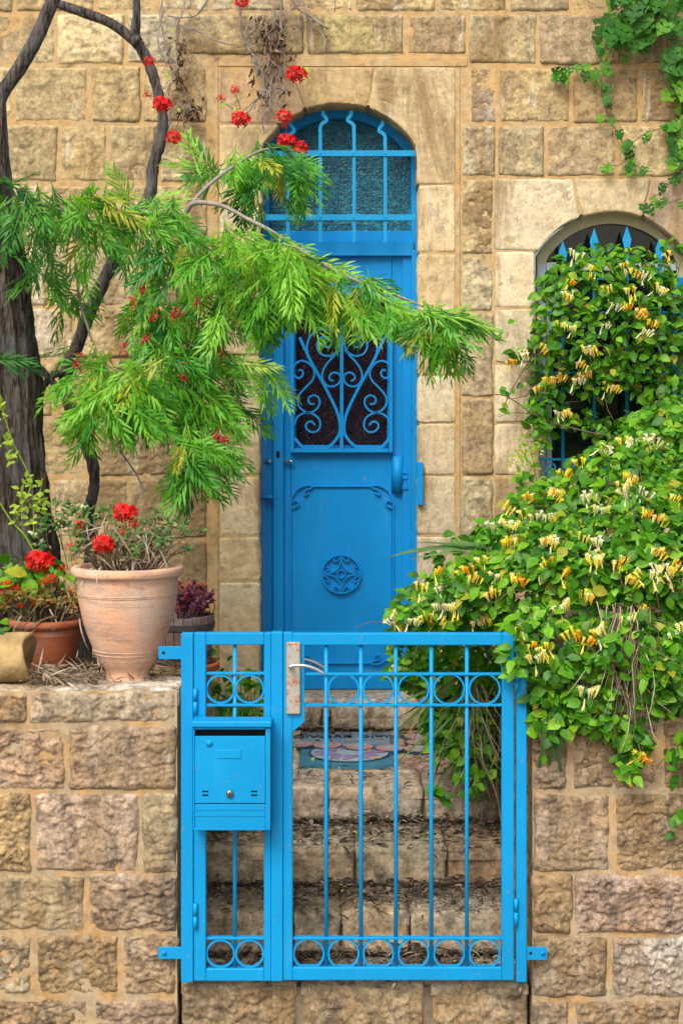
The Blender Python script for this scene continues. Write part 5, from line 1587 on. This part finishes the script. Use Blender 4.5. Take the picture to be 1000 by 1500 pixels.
lo = [(655, 80, 'y'), (620, 130, 'o'), (820, 140, 'y'), (800, 170, 'c'), (815, 195, 'w'), (870, 185, 'w'), (690, 200, 'm'), (410, 240, 'c'), (470, 250, 'y'), (510, 265, 'w'), (370, 290, 'w'), (420, 300, 'm'), (560, 265, 'm'), (430, 360, 'o'), (550, 350, 'y'), (575, 345, 'w'), (712, 345, 'w'), (330, 410, 'y'), (280, 445, 'o'), (375, 465, 'c'), (180, 440, 'o'), (200, 500, 'm'), (370, 520, 'y'), (460, 480, 'o'), (555, 415, 'o'), (600, 450, 'o'), (712, 420, 'c'), (800, 405, 'y'), (912, 385, 'y'), (925, 435, 'w'), (970, 200, 'y'), (875, 255, 'o'), (130, 500, 'c'), (48, 600, 'c'), (58, 640, 'c'), (100, 610, 'w'), (150, 605, 'o'), (200, 620, 'c'), (220, 565, 'w'), (240, 565, 'o'), (315, 615, 'w'), (345, 610, 'o'), (605, 570, 'c'), (675, 535, 'y'), (860, 570, 'o'), (460, 640, 'y'), (730, 645, 'm'), (540, 700, 'y'), (495, 690, 'o'), (640, 665, 'o'), (680, 675, 'o'), (520, 740, 'c'), (685, 855, 'c'), (850, 1060, 'o'), (810, 1105, 'o'), (985, 650, 'c'), (955, 465, 'c'), (890, 12, 'm'), (930, 22, 'w'), (800, 12, 'y'), (735, 35, 'w'), (830, 20, 'm'), (600, 125, 'y'), (450, 470, 'y'), (980, 430, 'o'), (55, 770, 'c'), (705, 410, 'c'), (910, 455, 'c')]
lo_ = lo; lo = [(hr.uniform(150, 985), hr.uniform(150, 700), hr.choice('yccwyyo')) for _ in range(18)]
lo = [q for q in lo if inside(E1, 560 + q[0] / 2.273, 640 + q[1] / 2.273) or False]
lo = lo_ + lo
flowers(h1, E1, [(560 + a / 2.273, 640 + b / 2.273, zc[k]) for a, b, k in lo], .0)
# withered stems hanging from under the bush, over the wall and beside the steps
mb = MB()
for k in range(150):
    if k < 80: x, y, Y = hr.gauss(915, 20), hr.uniform(880, 960), hr.uniform(-.10, .02); L = hr.uniform(.15, .45)
    else: x, y, Y = hr.gauss(712, 16), hr.uniform(1000, 1080), hr.uniform(.7, 1.0); L = hr.uniform(.2, .5)
    p = P(x, y, Y); q = [p]; d = Vector((hr.gauss(0, .25), hr.gauss(-.05, .1), -1))
    for i in range(5): q.append(q[-1] + d.normalized() * L / 5); d += Vector((hr.gauss(0, .25), hr.gauss(0, .1), 0))
    mb.tube(q, [.0025, .003, .0025, .002, .002, .001], 4)
ds = mb.build('withered_stems', M['dry_straw'], h1, fix=False); ds['kind'] = 'stuff'
# long strap leaves of a lily-like clump among it
its = []
for k in range(66):
    if k < 48: x, y, Y = hr.gauss(690, 26), hr.uniform(990, 1100), hr.uniform(.75, 1.0); d = Vector((hr.gauss(-.3, .5), -.15, -.5))
    elif k < 56: x, y, Y = hr.gauss(920, 18), hr.uniform(930, 990), hr.uniform(-.1, 0); d = Vector((hr.gauss(.1, .3), -.1, -1))
    elif k < 61: x, y, Y = hr.uniform(785, 815), hr.uniform(1030, 1065), -.07; d = Vector((hr.gauss(-.05, .15), -.05, -1))
    else: x, y, Y = hr.uniform(680, 720), hr.uniform(795, 810), .6; d = Vector((-1, -.1, hr.uniform(-.05, .3)))
    s = hr.uniform(.14, .30)
    its.append((STRAPS[hr.randrange(3)], frame_m(P(x, y, Y), d, Vector((hr.gauss(0, .5), -.8, .6)), s)))
cl = empty('strap_leaved_plant', P(690, 1080, .9), 'clump of long narrow yellow green leaves drooping under the honeysuckle bush', 'plant')
for t, m_ in its: single('leaf', t, m_, [M['lime_leaf'] if hr.random() < .5 else M['sage_leaf']], cl)
# the climber over the window
E2 = [(895, 430, 108, 75, 2.32, .22), (850, 490, 70, 80, 2.30, .20), (935, 470, 70, 85, 2.30, .2), (880, 540, 85, 42, 2.30, .14), (810, 500, 32, 90, 2.28, .12), (985, 470, 28, 90, 2.3, .12), (792, 600, 18, 50, 2.28, .08), (835, 605, 36, 20, 2.3, .06), (960, 560, 40, 60, 2.3, .10), (880, 625, 30, 16, 2.3, .05), (925, 620, 22, 22, 2.3, .06), (985, 600, 30, 50, 2.25, .12), (765, 515, 18, 12, 2.28, .06), (955, 625, 40, 26, 2.2, .1)]
h2 = empty('climbing_honeysuckle', P(890, 680, 2.25), 'honeysuckle climbing over the iron grille of the arched window', 'climber')
L2 = leaf_mass(E2, 1600, .06, .058, (745, 1015, 350, 665), hr, OVALS, .4, holes=[(890, 590, 55, 20, .7)])
for (x, y) in ((760, 570), (772, 590), (741, 478), (735, 568), (790, 640), (985, 360), (1000, 350), (965, 356), (800, 590), (742, 600)):
    for k in range(3): L2.append((0, OVALS[hr.randrange(6)], frame_m(P(x + hr.gauss(0, 9), y + hr.gauss(0, 9), 2.24), Vector((hr.gauss(0, .8), -.4, hr.gauss(-.3, .5))), Vector((0, -.8, .5)), hr.uniform(.03, .06))))
place_leaves(h2, L2, M['honey_leaf'])
twigs(h2, E2, 45, (760, 1010, 370, 660), hr, M['twig'], depth=.04)
mb = MB()
for pth in ([(905, 560, 1), (918, 530, 1.1), (930, 500, 1), (938, 480, .8)], [(880, 540, 1), (895, 500, 1), (905, 480, .8)], [(700, 580, .7), (740, 580, .9), (790, 612, 1), (850, 630, 1.1), (900, 640, 1)], [(735, 600, .7), (755, 560, .8), (780, 520, .9)]):
    p_, r_ = px_path(pth, 2.22); mb.tube(p_, r_, 5)
mb.build('stem', M['twig'], h2, fix=False)
wf = [(842, 372, 'w'), (866, 390, 'y'), (915, 385, 'y'), (928, 398, 'y'), (942, 402, 'm'), (978, 369, 'y'), (834, 409, 'o'), (830, 431, 'm'), (891, 421, 'c'), (923, 423, 'y'), (963, 422, 'm'), (898, 446, 'w'), (935, 455, 'y'), (946, 458, 'y'), (954, 472, 'y'), (944, 483, 'w'), (821, 474, 'c'), (837, 479, 'c'), (885, 474, 'w'), (768, 518, 'm'), (749, 527, 'o'), (859, 512, 'm'), (872, 514, 'o'), (792, 508, 'o'), (846, 556, 'w'), (859, 548, 'y'), (821, 550, 'y'), (790, 567, 'o'), (805, 556, 'o'), (888, 566, 'c'), (818, 602, 'w'), (830, 604, 'y'), (850, 532, 'o'), (918, 448, 'o'), (899, 566, 'y')]
flowers(h2, E2, [(a, b, zc[k]) for a, b, k in wf], 2.2)

# ------------------------------------------------------------------ ivy at the top right
iv = random.Random(31)
ivy = empty('ivy', P(960, -40, 2.3), 'ivy trailing down the wall from the top right corner', 'climber')
strands = [[(925, -20), (905, 40), (895, 70), (885, 95), (880, 125), (884, 150), (893, 175), (905, 195), (915, 215), (918, 232)],
           [(884, 128), (875, 112), (862, 100), (850, 96), (838, 100), (815, 105)], [(918, 215), (930, 205), (945, 195), (965, 188), (985, 180), (1000, 165)],
           [(918, 228), (910, 240), (895, 242), (882, 240)], [(915, 225), (930, 240), (945, 250), (955, 250)], [(1005, 120), (998, 160), (990, 200), (985, 225), (998, 245), (985, 262), (970, 280), (950, 290)],
           [(998, 290), (975, 298), (955, 300), (940, 302), (935, 300)], [(985, -20), (992, 60), (996, 120), (1000, 170)], [(890, 20), (880, 40), (882, 60), (890, 72)], [(905, 90), (912, 62), (925, 30)]]
mb = MB(); lv = []
for k, s in enumerate(strands):
    sm = smooth_path([(a, b) for a, b in s], 6)
    p_ = [P(a, b, 2.318 - .006 * math.sin(i)) for i, (a, b) in enumerate(sm)]
    mb.tube(p_, .0022, 5)
    acc = 0
    for i in range(1, len(sm)):
        acc += math.dist(sm[i], sm[i - 1])
        if acc > iv.uniform(7, 12):
            acc = 0
            x, y = sm[i]; s_ = iv.choice((-1, 1))
            big_ = 1.0 if y < 60 else .8
            lv.append((x + s_ * iv.uniform(2, 9), y + iv.uniform(-4, 6), iv.uniform(2.27, 2.31), iv.uniform(.045, .078) * big_))
for k in range(90):
    x = 940 + iv.gauss(0, 34); y = iv.uniform(-60, 60) if x < 975 else iv.uniform(-60, 40)
    if y > 50 and x > 960: continue
    lv.append((x, y, iv.uniform(2.14, 2.28), iv.uniform(.07, .11)))
for k in range(26): lv.append((iv.uniform(982, 1030), iv.uniform(70, 140), iv.uniform(2.2, 2.3), iv.uniform(.06, .10)))
for k in range(14): lv.append((iv.gauss(994, 8), iv.uniform(180, 240), iv.uniform(2.25, 2.3), iv.uniform(.045, .07)))
for k in range(7): lv.append((iv.gauss(825, 8), iv.gauss(106, 5), 2.29, iv.uniform(.045, .075)))
for (x, y, Y, s) in lv:
    d = Vector((iv.gauss(0, .5), -.15, -1 + iv.gauss(0, .4))); nr = Vector((iv.gauss(0, .3), -1, .35 + iv.gauss(0, .25)))
    single('leaf', IVY[iv.randrange(4)], frame_m(P(x, y, Y), d, nr, s), [M['ivy_leaf']], ivy)
mb.build('stem', M['twig'], ivy, fix=False)

# ------------------------------------------------------------------ withered creeper and trailing red geranium above the door
dv = random.Random(41)
CRINK = [Tpl(t.v * (1, .8, 2.5) + np.random.default_rng(k).normal(0, .07, t.v.shape), t.f) for k, t in enumerate(SMALL + SMALL)]
wv = empty('withered_creeper', P(390, -40, 2.3), 'withered brown creeper hanging down the wall above the door arch', 'climber')
mb = MB(); dl = []
paths = [[(400, -20), (404, 40), (398, 75), (392, 105), (385, 135)], [(415, -20), (410, 30), (412, 70), (420, 95)], [(345, -20), (352, 30), (358, 60), (375, 85), (380, 110)], [(240, -20), (236, 30), (242, 60), (250, 95), (255, 120)], [(275, -20), (265, 20), (258, 60), (262, 100), (266, 125)],
         [(310, -20), (295, 15), (270, 25), (245, 22)], [(262, 35), (300, 50), (325, 62), (345, 64)], [(420, -10), (440, 15), (465, 30), (480, 42)], [(360, 30), (362, 60), (372, 90), (385, 110), (390, 150)], [(384, 140), (372, 150), (362, 165)], [(392, 150), (385, 180), (388, 195)], [(250, 120), (245, 150), (250, 175), (240, 190), (226, 202)], [(262, 125), (268, 150), (272, 165), (285, 165)], [(470, 35), (474, 60), (478, 75)], [(240, 10), (232, 60), (240, 90)]]
for s in paths:
    sm = smooth_path(s, 6)
    for rep in range(2):
        ph = dv.random() * 6
        mb.tube([P(a + 2.5 * math.sin(i * .8 + ph) * rep, b, 2.30 - .02 * rep - .01 * math.sin(i * .5 + ph)) for i, (a, b) in enumerate(sm)], dv.uniform(.0022, .0042), 5)
for k in range(260):
    if k < 150: x, y = dv.gauss(398, 14), dv.choice((dv.uniform(20, 90), dv.uniform(40, 160)))
    elif k < 210: x, y = dv.gauss(262, 6), dv.uniform(55, 130)
    else: x, y = dv.gauss(276, 10), dv.gauss(160, 10)
    dl.append((CRINK[dv.randrange(6)], frame_m(P(x, y, dv.uniform(2.24, 2.31)), Vector((dv.gauss(0, .6), dv.gauss(0, .4), -1 + dv.gauss(0, .5))), Vector((dv.gauss(0, 1), -1, dv.gauss(0, .6))), dv.uniform(.018, .042))))
for k in range(190):
    x, y = (dv.gauss(396, 15), dv.uniform(10, 150)) if k < 120 else (dv.gauss(268, 14), dv.uniform(0, 160)) if k < 160 else (dv.gauss(440, 22), dv.uniform(-10, 40)); p = P(x, y, dv.uniform(2.25, 2.31)); d = Vector((dv.gauss(0, .5), dv.gauss(0, .3), -1)); q = [p]
    for i in range(4): q.append(q[-1] + d.normalized() * dv.uniform(.01, .03)); d += Vector((dv.gauss(0, .5), 0, dv.gauss(0, .3)))
    mb.tube(q, .0021, 4)
mb.build('stem', M['grey_twig'], wv, fix=False)
M['brown_leaf'] = island_mat('brown_leaf', [(0, (.07, .035, .02)), (.5, (.16, .09, .05)), (1, (.32, .20, .13))])
joined('dead_leaves', dl, [M['brown_leaf']], wv)
tg = empty('trailing_geranium', P(420, 150, 2.25), 'trailing geranium with scattered red flower heads on thin stems above the door', 'flower plant')
fl = [(433, 109, 15, 0), (352, 175, 14, 0), (237, 153, 14, 0), (256, 202, 12, 1), (219, 91, 9, 2), (215, 139, 6, 3), (343, 132, 8, 2), (324, 143, 7, 3), (418, 171, 12, 1), (420, 207, 14, 0), (440, 218, 12, 1), (417, 184, 5, 3), (355, 3, 11, 1), (421, 238, 9, 4), (404, 262, 10, 4)]
mb = MB()
stems = {0: [(433, 120), (442, 145), (446, 155)], 1: [(352, 165), (370, 150), (384, 138)], 2: [(237, 165), (228, 190), (225, 205)], 3: [(256, 192), (262, 178), (268, 165)], 4: [(219, 91), (225, 110), (240, 130)], 5: [(215, 139), (222, 140), (235, 145)], 6: [(343, 135), (350, 150), (352, 160)], 7: [(324, 147), (335, 155), (345, 160)], 9: [(420, 200), (425, 225), (400, 240)], 12: [(355, 0), (360, -20), (362, -40)], 13: [(421, 230), (420, 215), (420, 210)], 14: [(404, 255), (412, 235), (420, 215)], 8: [(418, 175), (420, 190), (420, 205)], 10: [(440, 212), (425, 230), (402, 245)], 11: [(417, 184), (419, 195), (420, 205)]}
for i, (x, y, r_, kind) in enumerate(fl):
    Y = 2.22 if x > 260 else 1.40
    mats = [M['red_petal'] if kind < 4 else M['dull_red_petal'], M['stalk']]
    if kind == 4:
        t = Tpl(GERAN[2].v, GERAN[2].f, GERAN[2].mi)
    else: t = GERAN[kind]
    d = Vector((dv.gauss(0, .25), -1, .35))
    single('flower_head', t, frame_m(P(x, y, Y + .02), d, Vector((0, .3, 1)), r_ / S(Y) * .95), mats, tg)
    p_ = smooth_path(stems[i], 5); mb.tube([P(a, b, Y + .03 + .02 * k / len(p_)) for k, (a, b) in enumerate(p_)], .0018, 5)
mb.build('stem', M['twig'], tg, fix=False)
gl = []
for (x, y) in ((256, 42), (262, 157), (243, 105), (446, 98), (448, 108), (440, 95), (330, 150), (345, 155)):
    gl.append((SMALL[0], frame_m(P(x, y, 2.24), Vector((dv.gauss(0, .6), -.3, -.6)), Vector((0, -1, .3)), dv.uniform(.025, .042))))
for t, m_ in gl: single('leaf', t, m_, [M['lime_leaf']], tg)

# ------------------------------------------------------------------ plants in the pots
pr_ = random.Random(53)
def potted(name, label, X, Y, z, n, spread, h, leaf, leaf_m, wood, fl, straw=0, lean=(0, 0), lsz=(.018, .034), stem_r=.0022):
    o = empty(name, (X, Y, z), label, 'flower plant')
    mb = MB(); lv = []
    for k in range(n):
        a = pr_.random() * 6.283; q = math.sqrt(pr_.random())
        tip = Vector((X + lean[0] + spread * q * math.cos(a), Y + spread * .7 * q * math.sin(a) - .02, z + h * pr_.uniform(.45, 1.05) * (1 - .35 * q * q)))
        b = Vector((X + .12 * q * math.cos(a), Y + .1 * q * math.sin(a), z - .01))
        m1 = b.lerp(tip, .4) + Vector((pr_.gauss(0, .02), pr_.gauss(0, .02), .02)); m2 = b.lerp(tip, .75) + Vector((pr_.gauss(0, .02), pr_.gauss(0, .02), .01))
        pth = [Vector(c) for c in smooth_path([tuple(b), tuple(m1), tuple(m2), tuple(tip)], 3)]
        mb.tube(pth, [stem_r] * 4 + [stem_r * .8] * (len(pth) - 4), 5)
        for i in range(pr_.randint(6, 11)):
            t = pr_.uniform(.55, 1.0) if i > 5 else 1.0
            p = pth[min(len(pth) - 1, int(t * (len(pth) - 1)))] + Vector((pr_.gauss(0, .006), pr_.gauss(0, .006), pr_.gauss(0, .006)))
            lv.append((leaf[pr_.randrange(len(leaf))], frame_m(p, Vector((pr_.gauss(0, .9), pr_.gauss(-.2, .8), pr_.gauss(.35, .5))), Vector((pr_.gauss(0, .5), -.5, .8)), pr_.uniform(*lsz))))
    q_ = mb.build('stems', wood, o, fix=False); q_['kind'] = 'stuff'
    joined('leaves', lv, [leaf_m], o)
    if straw:
        its = []
        for k in range(straw):
            a = pr_.random() * 6.283; q = math.sqrt(pr_.random()) * .14
            its.append((STRAPS[pr_.randrange(3)], frame_m((X + q * math.cos(a) * 1.2, Y + q * math.sin(a) - .03, z + pr_.uniform(0, h * .75)), Vector((pr_.gauss(0, .8), pr_.gauss(-.4, .5), pr_.gauss(-.3, .7))), Vector((pr_.gauss(0, .6), -.6, .6)), pr_.uniform(.06, .14))))
        joined('dry_leaves', its, [M['dry_straw']], o)
    sm = MB(); any_ = False
    for (x, y, r_, kind, dy) in fl:
        Yf = Y + dy
        single('flower_head', GERAN[kind], frame_m(P(x, y, Yf), Vector((pr_.gauss(0, .2), -1, .35)), Vector((0, .3, 1)), r_ / S(Yf) * .95), [M['red_petal'], M['stalk']], o)
        sm.tube([P(x, y, Yf + .01), P(x + 4, y + 35, Yf + .05), (X + pr_.gauss(0, .05), Y, z)], .002, 5); any_ = True
    if any_: sm.build('flower_stalk', M['stalk'], o, fix=False)
    return o
potted('geranium', 'twiggy red flowered geranium growing in the big pale urn', bX, .27, 1.495, 64, .27, .26, SMALL, M['sage_leaf'], M['twig'],
       [(183, 751, 17, 0, -.10), (152, 797, 17, 0, -.16), (197, 767, 9, 3, -.1), (118, 770, 10, 2, -.02), (113, 782, 7, 3, -.02), (103, 802, 8, 3, -.02), (180, 780, 6, 3, -.1)], 130, (.03, 0), (.016, .036))
potted('geranium', 'bushy plant with one red flower head in the dark orange pot', brX, .52, 1.26, 54, .20, .17, SMALL, M['autumn_leaf'], M['twig'],
       [(58, 822, 20, 0, -.02), (75, 848, 8, 2, -.08), (64, 852, 7, 3, -.1), (92, 832, 7, 3, -.05), (104, 866, 5, 3, -.1), (10, 860, 11, 2, -.02), (24, 862, 7, 3, -.02), (30, 888, 5, 3, -.1), (50, 884, 5, 3, -.1)], 50, (0, 0), (.018, .042))
potted('purple_leaved_plant', 'dark purple leaved plant with one red bloom in the wooden tub', tX, tY, 1.20, 34, .11, .19, SMALL, M['purple_leaf'], M['purple_leaf'], [(271, 877, 6, 3, -.05)], 0, (.03, 0), (.018, .036), .002)
# blue-green leaves and a dark shrub between the brown pot and the trunk
gs_ = empty('leafy_shrub', P(15, 960, .62), 'leafy green shrub at the foot of the trunk left of the pots', 'shrub')
E3 = [(15, 880, 45, 60, .70, .15), (5, 940, 40, 40, .62, .12), (60, 850, 40, 30, .72, .12)]
L3 = leaf_mass(E3, 200, .05, .055, (-30, 100, 820, 970), pr_, OVALS, .2)
place_leaves(gs_, L3, M['honey_leaf'], 200)
for (x, y, dx, dz) in ((22, 853, -1, .1), (40, 842, -.8, .35), (34, 850, .5, -.4), (50, 838, .8, -.2), (45, 885, .7, .5)):
    single('leaf', OVALS[2], frame_m(P(x, y, .5), Vector((dx, -.3, dz)), Vector((0, -.6, .8)), .09), [M['blue_leaf']], gs_)
# lime green spurge climbing in front of the trunk
sg = empty('spurge', P(55, 830, .62), 'thin lime green weed in front of the thick trunk', 'plant')
mb = MB()
for pth in ([(75, 860, 1.6), (40, 790, 1.6), (18, 765, 1.4), (2, 740, 1.2), (-10, 720, 1)], [(22, 765, 1.2), (35, 735, 1.2), (45, 712, 1), (40, 690, 1), (20, 650, 1), (8, 615, .9), (0, 585, .8)], [(38, 735, 1), (58, 720, .9), (62, 700, .8)], [(50, 790, 1), (50, 745, 1), (60, 730, .8)]):
    p_, r_ = px_path(pth, .60); mb.tube(p_, r_, 5)
mb.build('stem', M['lime_leaf'], sg, fix=False)
for (cx, cy, r_, n) in ((4, 592, 10, 12), (10, 650, 14, 26), (16, 672, 10, 18), (44, 702, 8, 14), (30, 715, 8, 10), (58, 720, 9, 14), (62, 735, 9, 16), (46, 740, 9, 14), (34, 728, 8, 10), (26, 748, 8, 12), (54, 752, 9, 12), (48, 766, 7, 8), (28, 760, 6, 8), (0, 615, 8, 8)):
    for k in range(n // 2 + 1):
        single('leaf', SMALL[k % 3], frame_m(P(cx + pr_.gauss(0, r_ * .55), cy + pr_.gauss(0, r_ * .55), .60 + pr_.gauss(0, .015)), Vector((pr_.gauss(0, .8), -.3, pr_.gauss(.1, .6))), Vector((pr_.gauss(0, .5), -.7, .5)), pr_.uniform(.022, .036)), [M['lime_leaf']], sg)
# white-tipped seedlings beside the urn and by the trunk
wt = empty('white_flowered_weed', P(90, 800, .9), 'low weed with tiny white flowers between the trunk and the urn', 'plant')
its = []; mb = MB()
for (x, y) in ((80, 735), (98, 752), (120, 745), (46, 782), (60, 795), (88, 765), (150, 742), (33, 815), (66, 760), (110, 735)):
    mb.tube([P(x + 12, y + 70, .8), P(x + 3, y + 30, .8), P(x, y, .8)], .0018, 5)
    for k in range(18): its.append((SMALL[k % 3], frame_m(P(x + pr_.gauss(0, 7), y + abs(pr_.gauss(0, 9)), .8 + pr_.gauss(0, .02)), Vector((pr_.gauss(0, .8), -.3, pr_.gauss(.3, .5))), Vector((0, -.6, .7)), pr_.uniform(.018, .034))))
joined('leaves', its, [M['sage_leaf']], wt); mb.build('stem', M['stalk'], wt, fix=False)
mb = MB()
for (x, y) in ((44, 780), (50, 784), (119, 741), (125, 742), (60, 792), (85, 752)):
    for k in range(4): mb.ball(P(x + pr_.gauss(0, 3), y + pr_.gauss(0, 2), .78), .005, 1, 1, 1, 6, 4)
mb.build('flower', M['white_petal'], wt)
# saplings and grass left of the door, seen through the side leaf of the gate
sp2 = empty('young_saplings', P(350, 1050, 2.0), 'small leafy saplings growing in grass left of the door foot', 'plant')
mb = MB()
for (x, y) in ((340, 985), (352, 1000), (365, 978), (330, 1010), (372, 1000), (318, 1000), (358, 1030), (310, 950), (382, 1030)):
    mb.tube([P(x + 4, 1065, 1.95), P(x + 2, y + 30, 1.95), P(x, y, 1.95)], .002, 5)
    for k in range(11): single('leaf', OVALS[k % 6], frame_m(P(x + pr_.gauss(0, 9), y + abs(pr_.gauss(0, 16)), 1.95 + pr_.gauss(0, .03)), Vector((pr_.gauss(0, .8), -.3, pr_.gauss(.2, .5))), Vector((0, -.5, .8)), pr_.uniform(.03, .055)), [M['honey_leaf']], sp2)
mb.build('stem', M['twig'], sp2, fix=False)
its = []
for k in range(900):
    X = pr_.uniform(-1.0, -.47); Y = pr_.uniform(1.5, 2.3)
    its.append((STRAPS[pr_.randrange(3)], frame_m((X, Y, .58), Vector((pr_.gauss(0, .35), pr_.gauss(0, .3), 1)), Vector((0, -1, .2)), pr_.uniform(.05, .13))))
g = joined('grass', its, [M['ivy_leaf']], None)
# rose sapling at the left foot of the window
rs2 = empty('rose_sapling', P(770, 720, 2.2), 'small grey green sapling against the wall left of the window foot', 'plant')
mb = MB()
for pth in ([(790, 730), (783, 690), (775, 655), (768, 640)], [(784, 690), (768, 672), (755, 660)], [(786, 710), (765, 695), (752, 672)], [(780, 668), (790, 650), (788, 636)]):
    mb.tube([P(a, b, 2.24) for a, b in smooth_path(pth, 4)], .0018, 5)
    for (a, b) in smooth_path(pth, 5)[2:]:
        for k in range(3): single('leaf', SMALL[k], frame_m(P(a + pr_.gauss(0, 5), b + pr_.gauss(0, 4), 2.23), Vector((pr_.gauss(0, .8), -.3, pr_.gauss(0, .5))), Vector((0, -.8, .5)), pr_.uniform(.018, .030)), [M['sage_leaf']], rs2)
mb.build('stem', M['twig'], rs2, fix=False)

# ------------------------------------------------------------------ dry leaves and needles lying about
def litter_tpl(seed):
    r = random.Random(seed); b = r.uniform(-.4, .4)
    return Tpl([(0, .02, 0), (0, -.02, 0), (.5, .045 + b * .2, .06), (.5, -.03 + b * .2, .05), (1, b * .5, r.uniform(-.05, .1))], [(0, 1, 3, 2), (2, 3, 4)])
LIT = [litter_tpl(k) for k in range(5)]
lt = random.Random(61)
def scatter(n, fx, fy, fz, size, name, mat, tp=LIT, tilt=.22):
    its = []
    for k in range(n):
        x = fx(); y = fy(); z = fz(x, y)
        a = lt.random() * 6.283
        its.append((tp[lt.randrange(len(tp))], frame_m((x, y, z + abs(lt.gauss(0, .006))), Vector((math.cos(a), math.sin(a) * .8, lt.gauss(0, tilt))), Vector((lt.gauss(0, .4), lt.gauss(0, .4), 1)), lt.uniform(*size))))
    return joined(name, its, [mat], None)
def pile(x0, x1, yf, yb, z, n):
    """drift against the riser at the back of a tread"""
    w = lambda x: .5 + .5 * math.sin(x * 9 + z * 20) * math.sin(x * 4 + 1)
    fx = lambda: lt.uniform(x0, x1)
    fy = lambda: yb - abs(lt.gauss(0, (yb - yf) * .5)) * 1.0
    def fz(x, y): 
        y = max(y, yf); d = (y - yf) / (yb - yf)
        return z + .004 + lt.random() * .035 * d * (.5 + w(x))
    return fx, fy, fz
for (x0, x1, yf, yb, z, n) in ((-.58, .68, .02, .30, .0, 600), (-.6, .69, .31, .63, .17, 850), (-.6, .69, .66, 1.03, .33, 800), (-.35, .69, 1.06, 1.3, .485, 90), (-.35, .6, 2.1, 2.28, .482, 160)):
    fx, fy, fz = pile(x0, x1, yf, yb, z, n)
    scatter(n, fx, fy, fz, (.02, .065), 'leaf_litter', M['dark_litter'], LIT + [Tpl(t.v * (1, .7, 1), t.f) for t in SMALL])
    scatter(n, fx, fy, fz, (.012, .036), 'leaf_litter', M['dark_litter'], [Tpl(t.v * (1, .5, 1), t.f) for t in SMALL], .3)
scatter(46, lambda: lt.uniform(-.35, .5), lambda: lt.uniform(1.5, 2.28), lambda x, y: .49, (.018, .04), 'fallen_leaves', M['yellow_leaf'], SMALL, .2)
scatter(14, lambda: lt.uniform(-.5, .6), lambda: lt.uniform(.3, 1.1), lambda x, y: .19 if y < .64 else .35, (.018, .035), 'fallen_leaves', M['yellow_leaf'], SMALL, .2)
wz = lambda x, y: PZ(1011, 0) + .004 + (0 if y < .36 else -.02)
scatter(420, lambda: lt.uniform(-1.45, -.62), lambda: .2 + abs(lt.gauss(0, .25)), wz, (.04, .12), 'leaf_litter', M['dry_straw'], LIT, .3)
scatter(380, lambda: lt.gauss(-1.08, .12), lambda: lt.uniform(.10, .34), lambda x, y: wz(x, y) + lt.random() * .03, (.04, .12), 'leaf_litter', M['dry_straw'], LIT, .35)
scatter(260, lambda: lt.uniform(-1.5, -.62), lambda: lt.uniform(.2, 1.0), wz, (.04, .10), 'leaf_litter', M['dark_litter'], LIT, .3)
# one dry feathery leaf sagging beside the drum
dfr = []
for k in range(5): dfr.append((FRONDS[k], frame_m(P(46 + k * 7, 972 + k * 3, .12), Vector((.8, -.15, -.35 - .1 * k)), Vector((0, -.7, .7)), .15)))
o = joined('fallen_fronds', dfr, [M['dry_straw']], None, None); tag(o, 'pale dry feathery leaves lying between the drum and the urn', 'dead leaves')
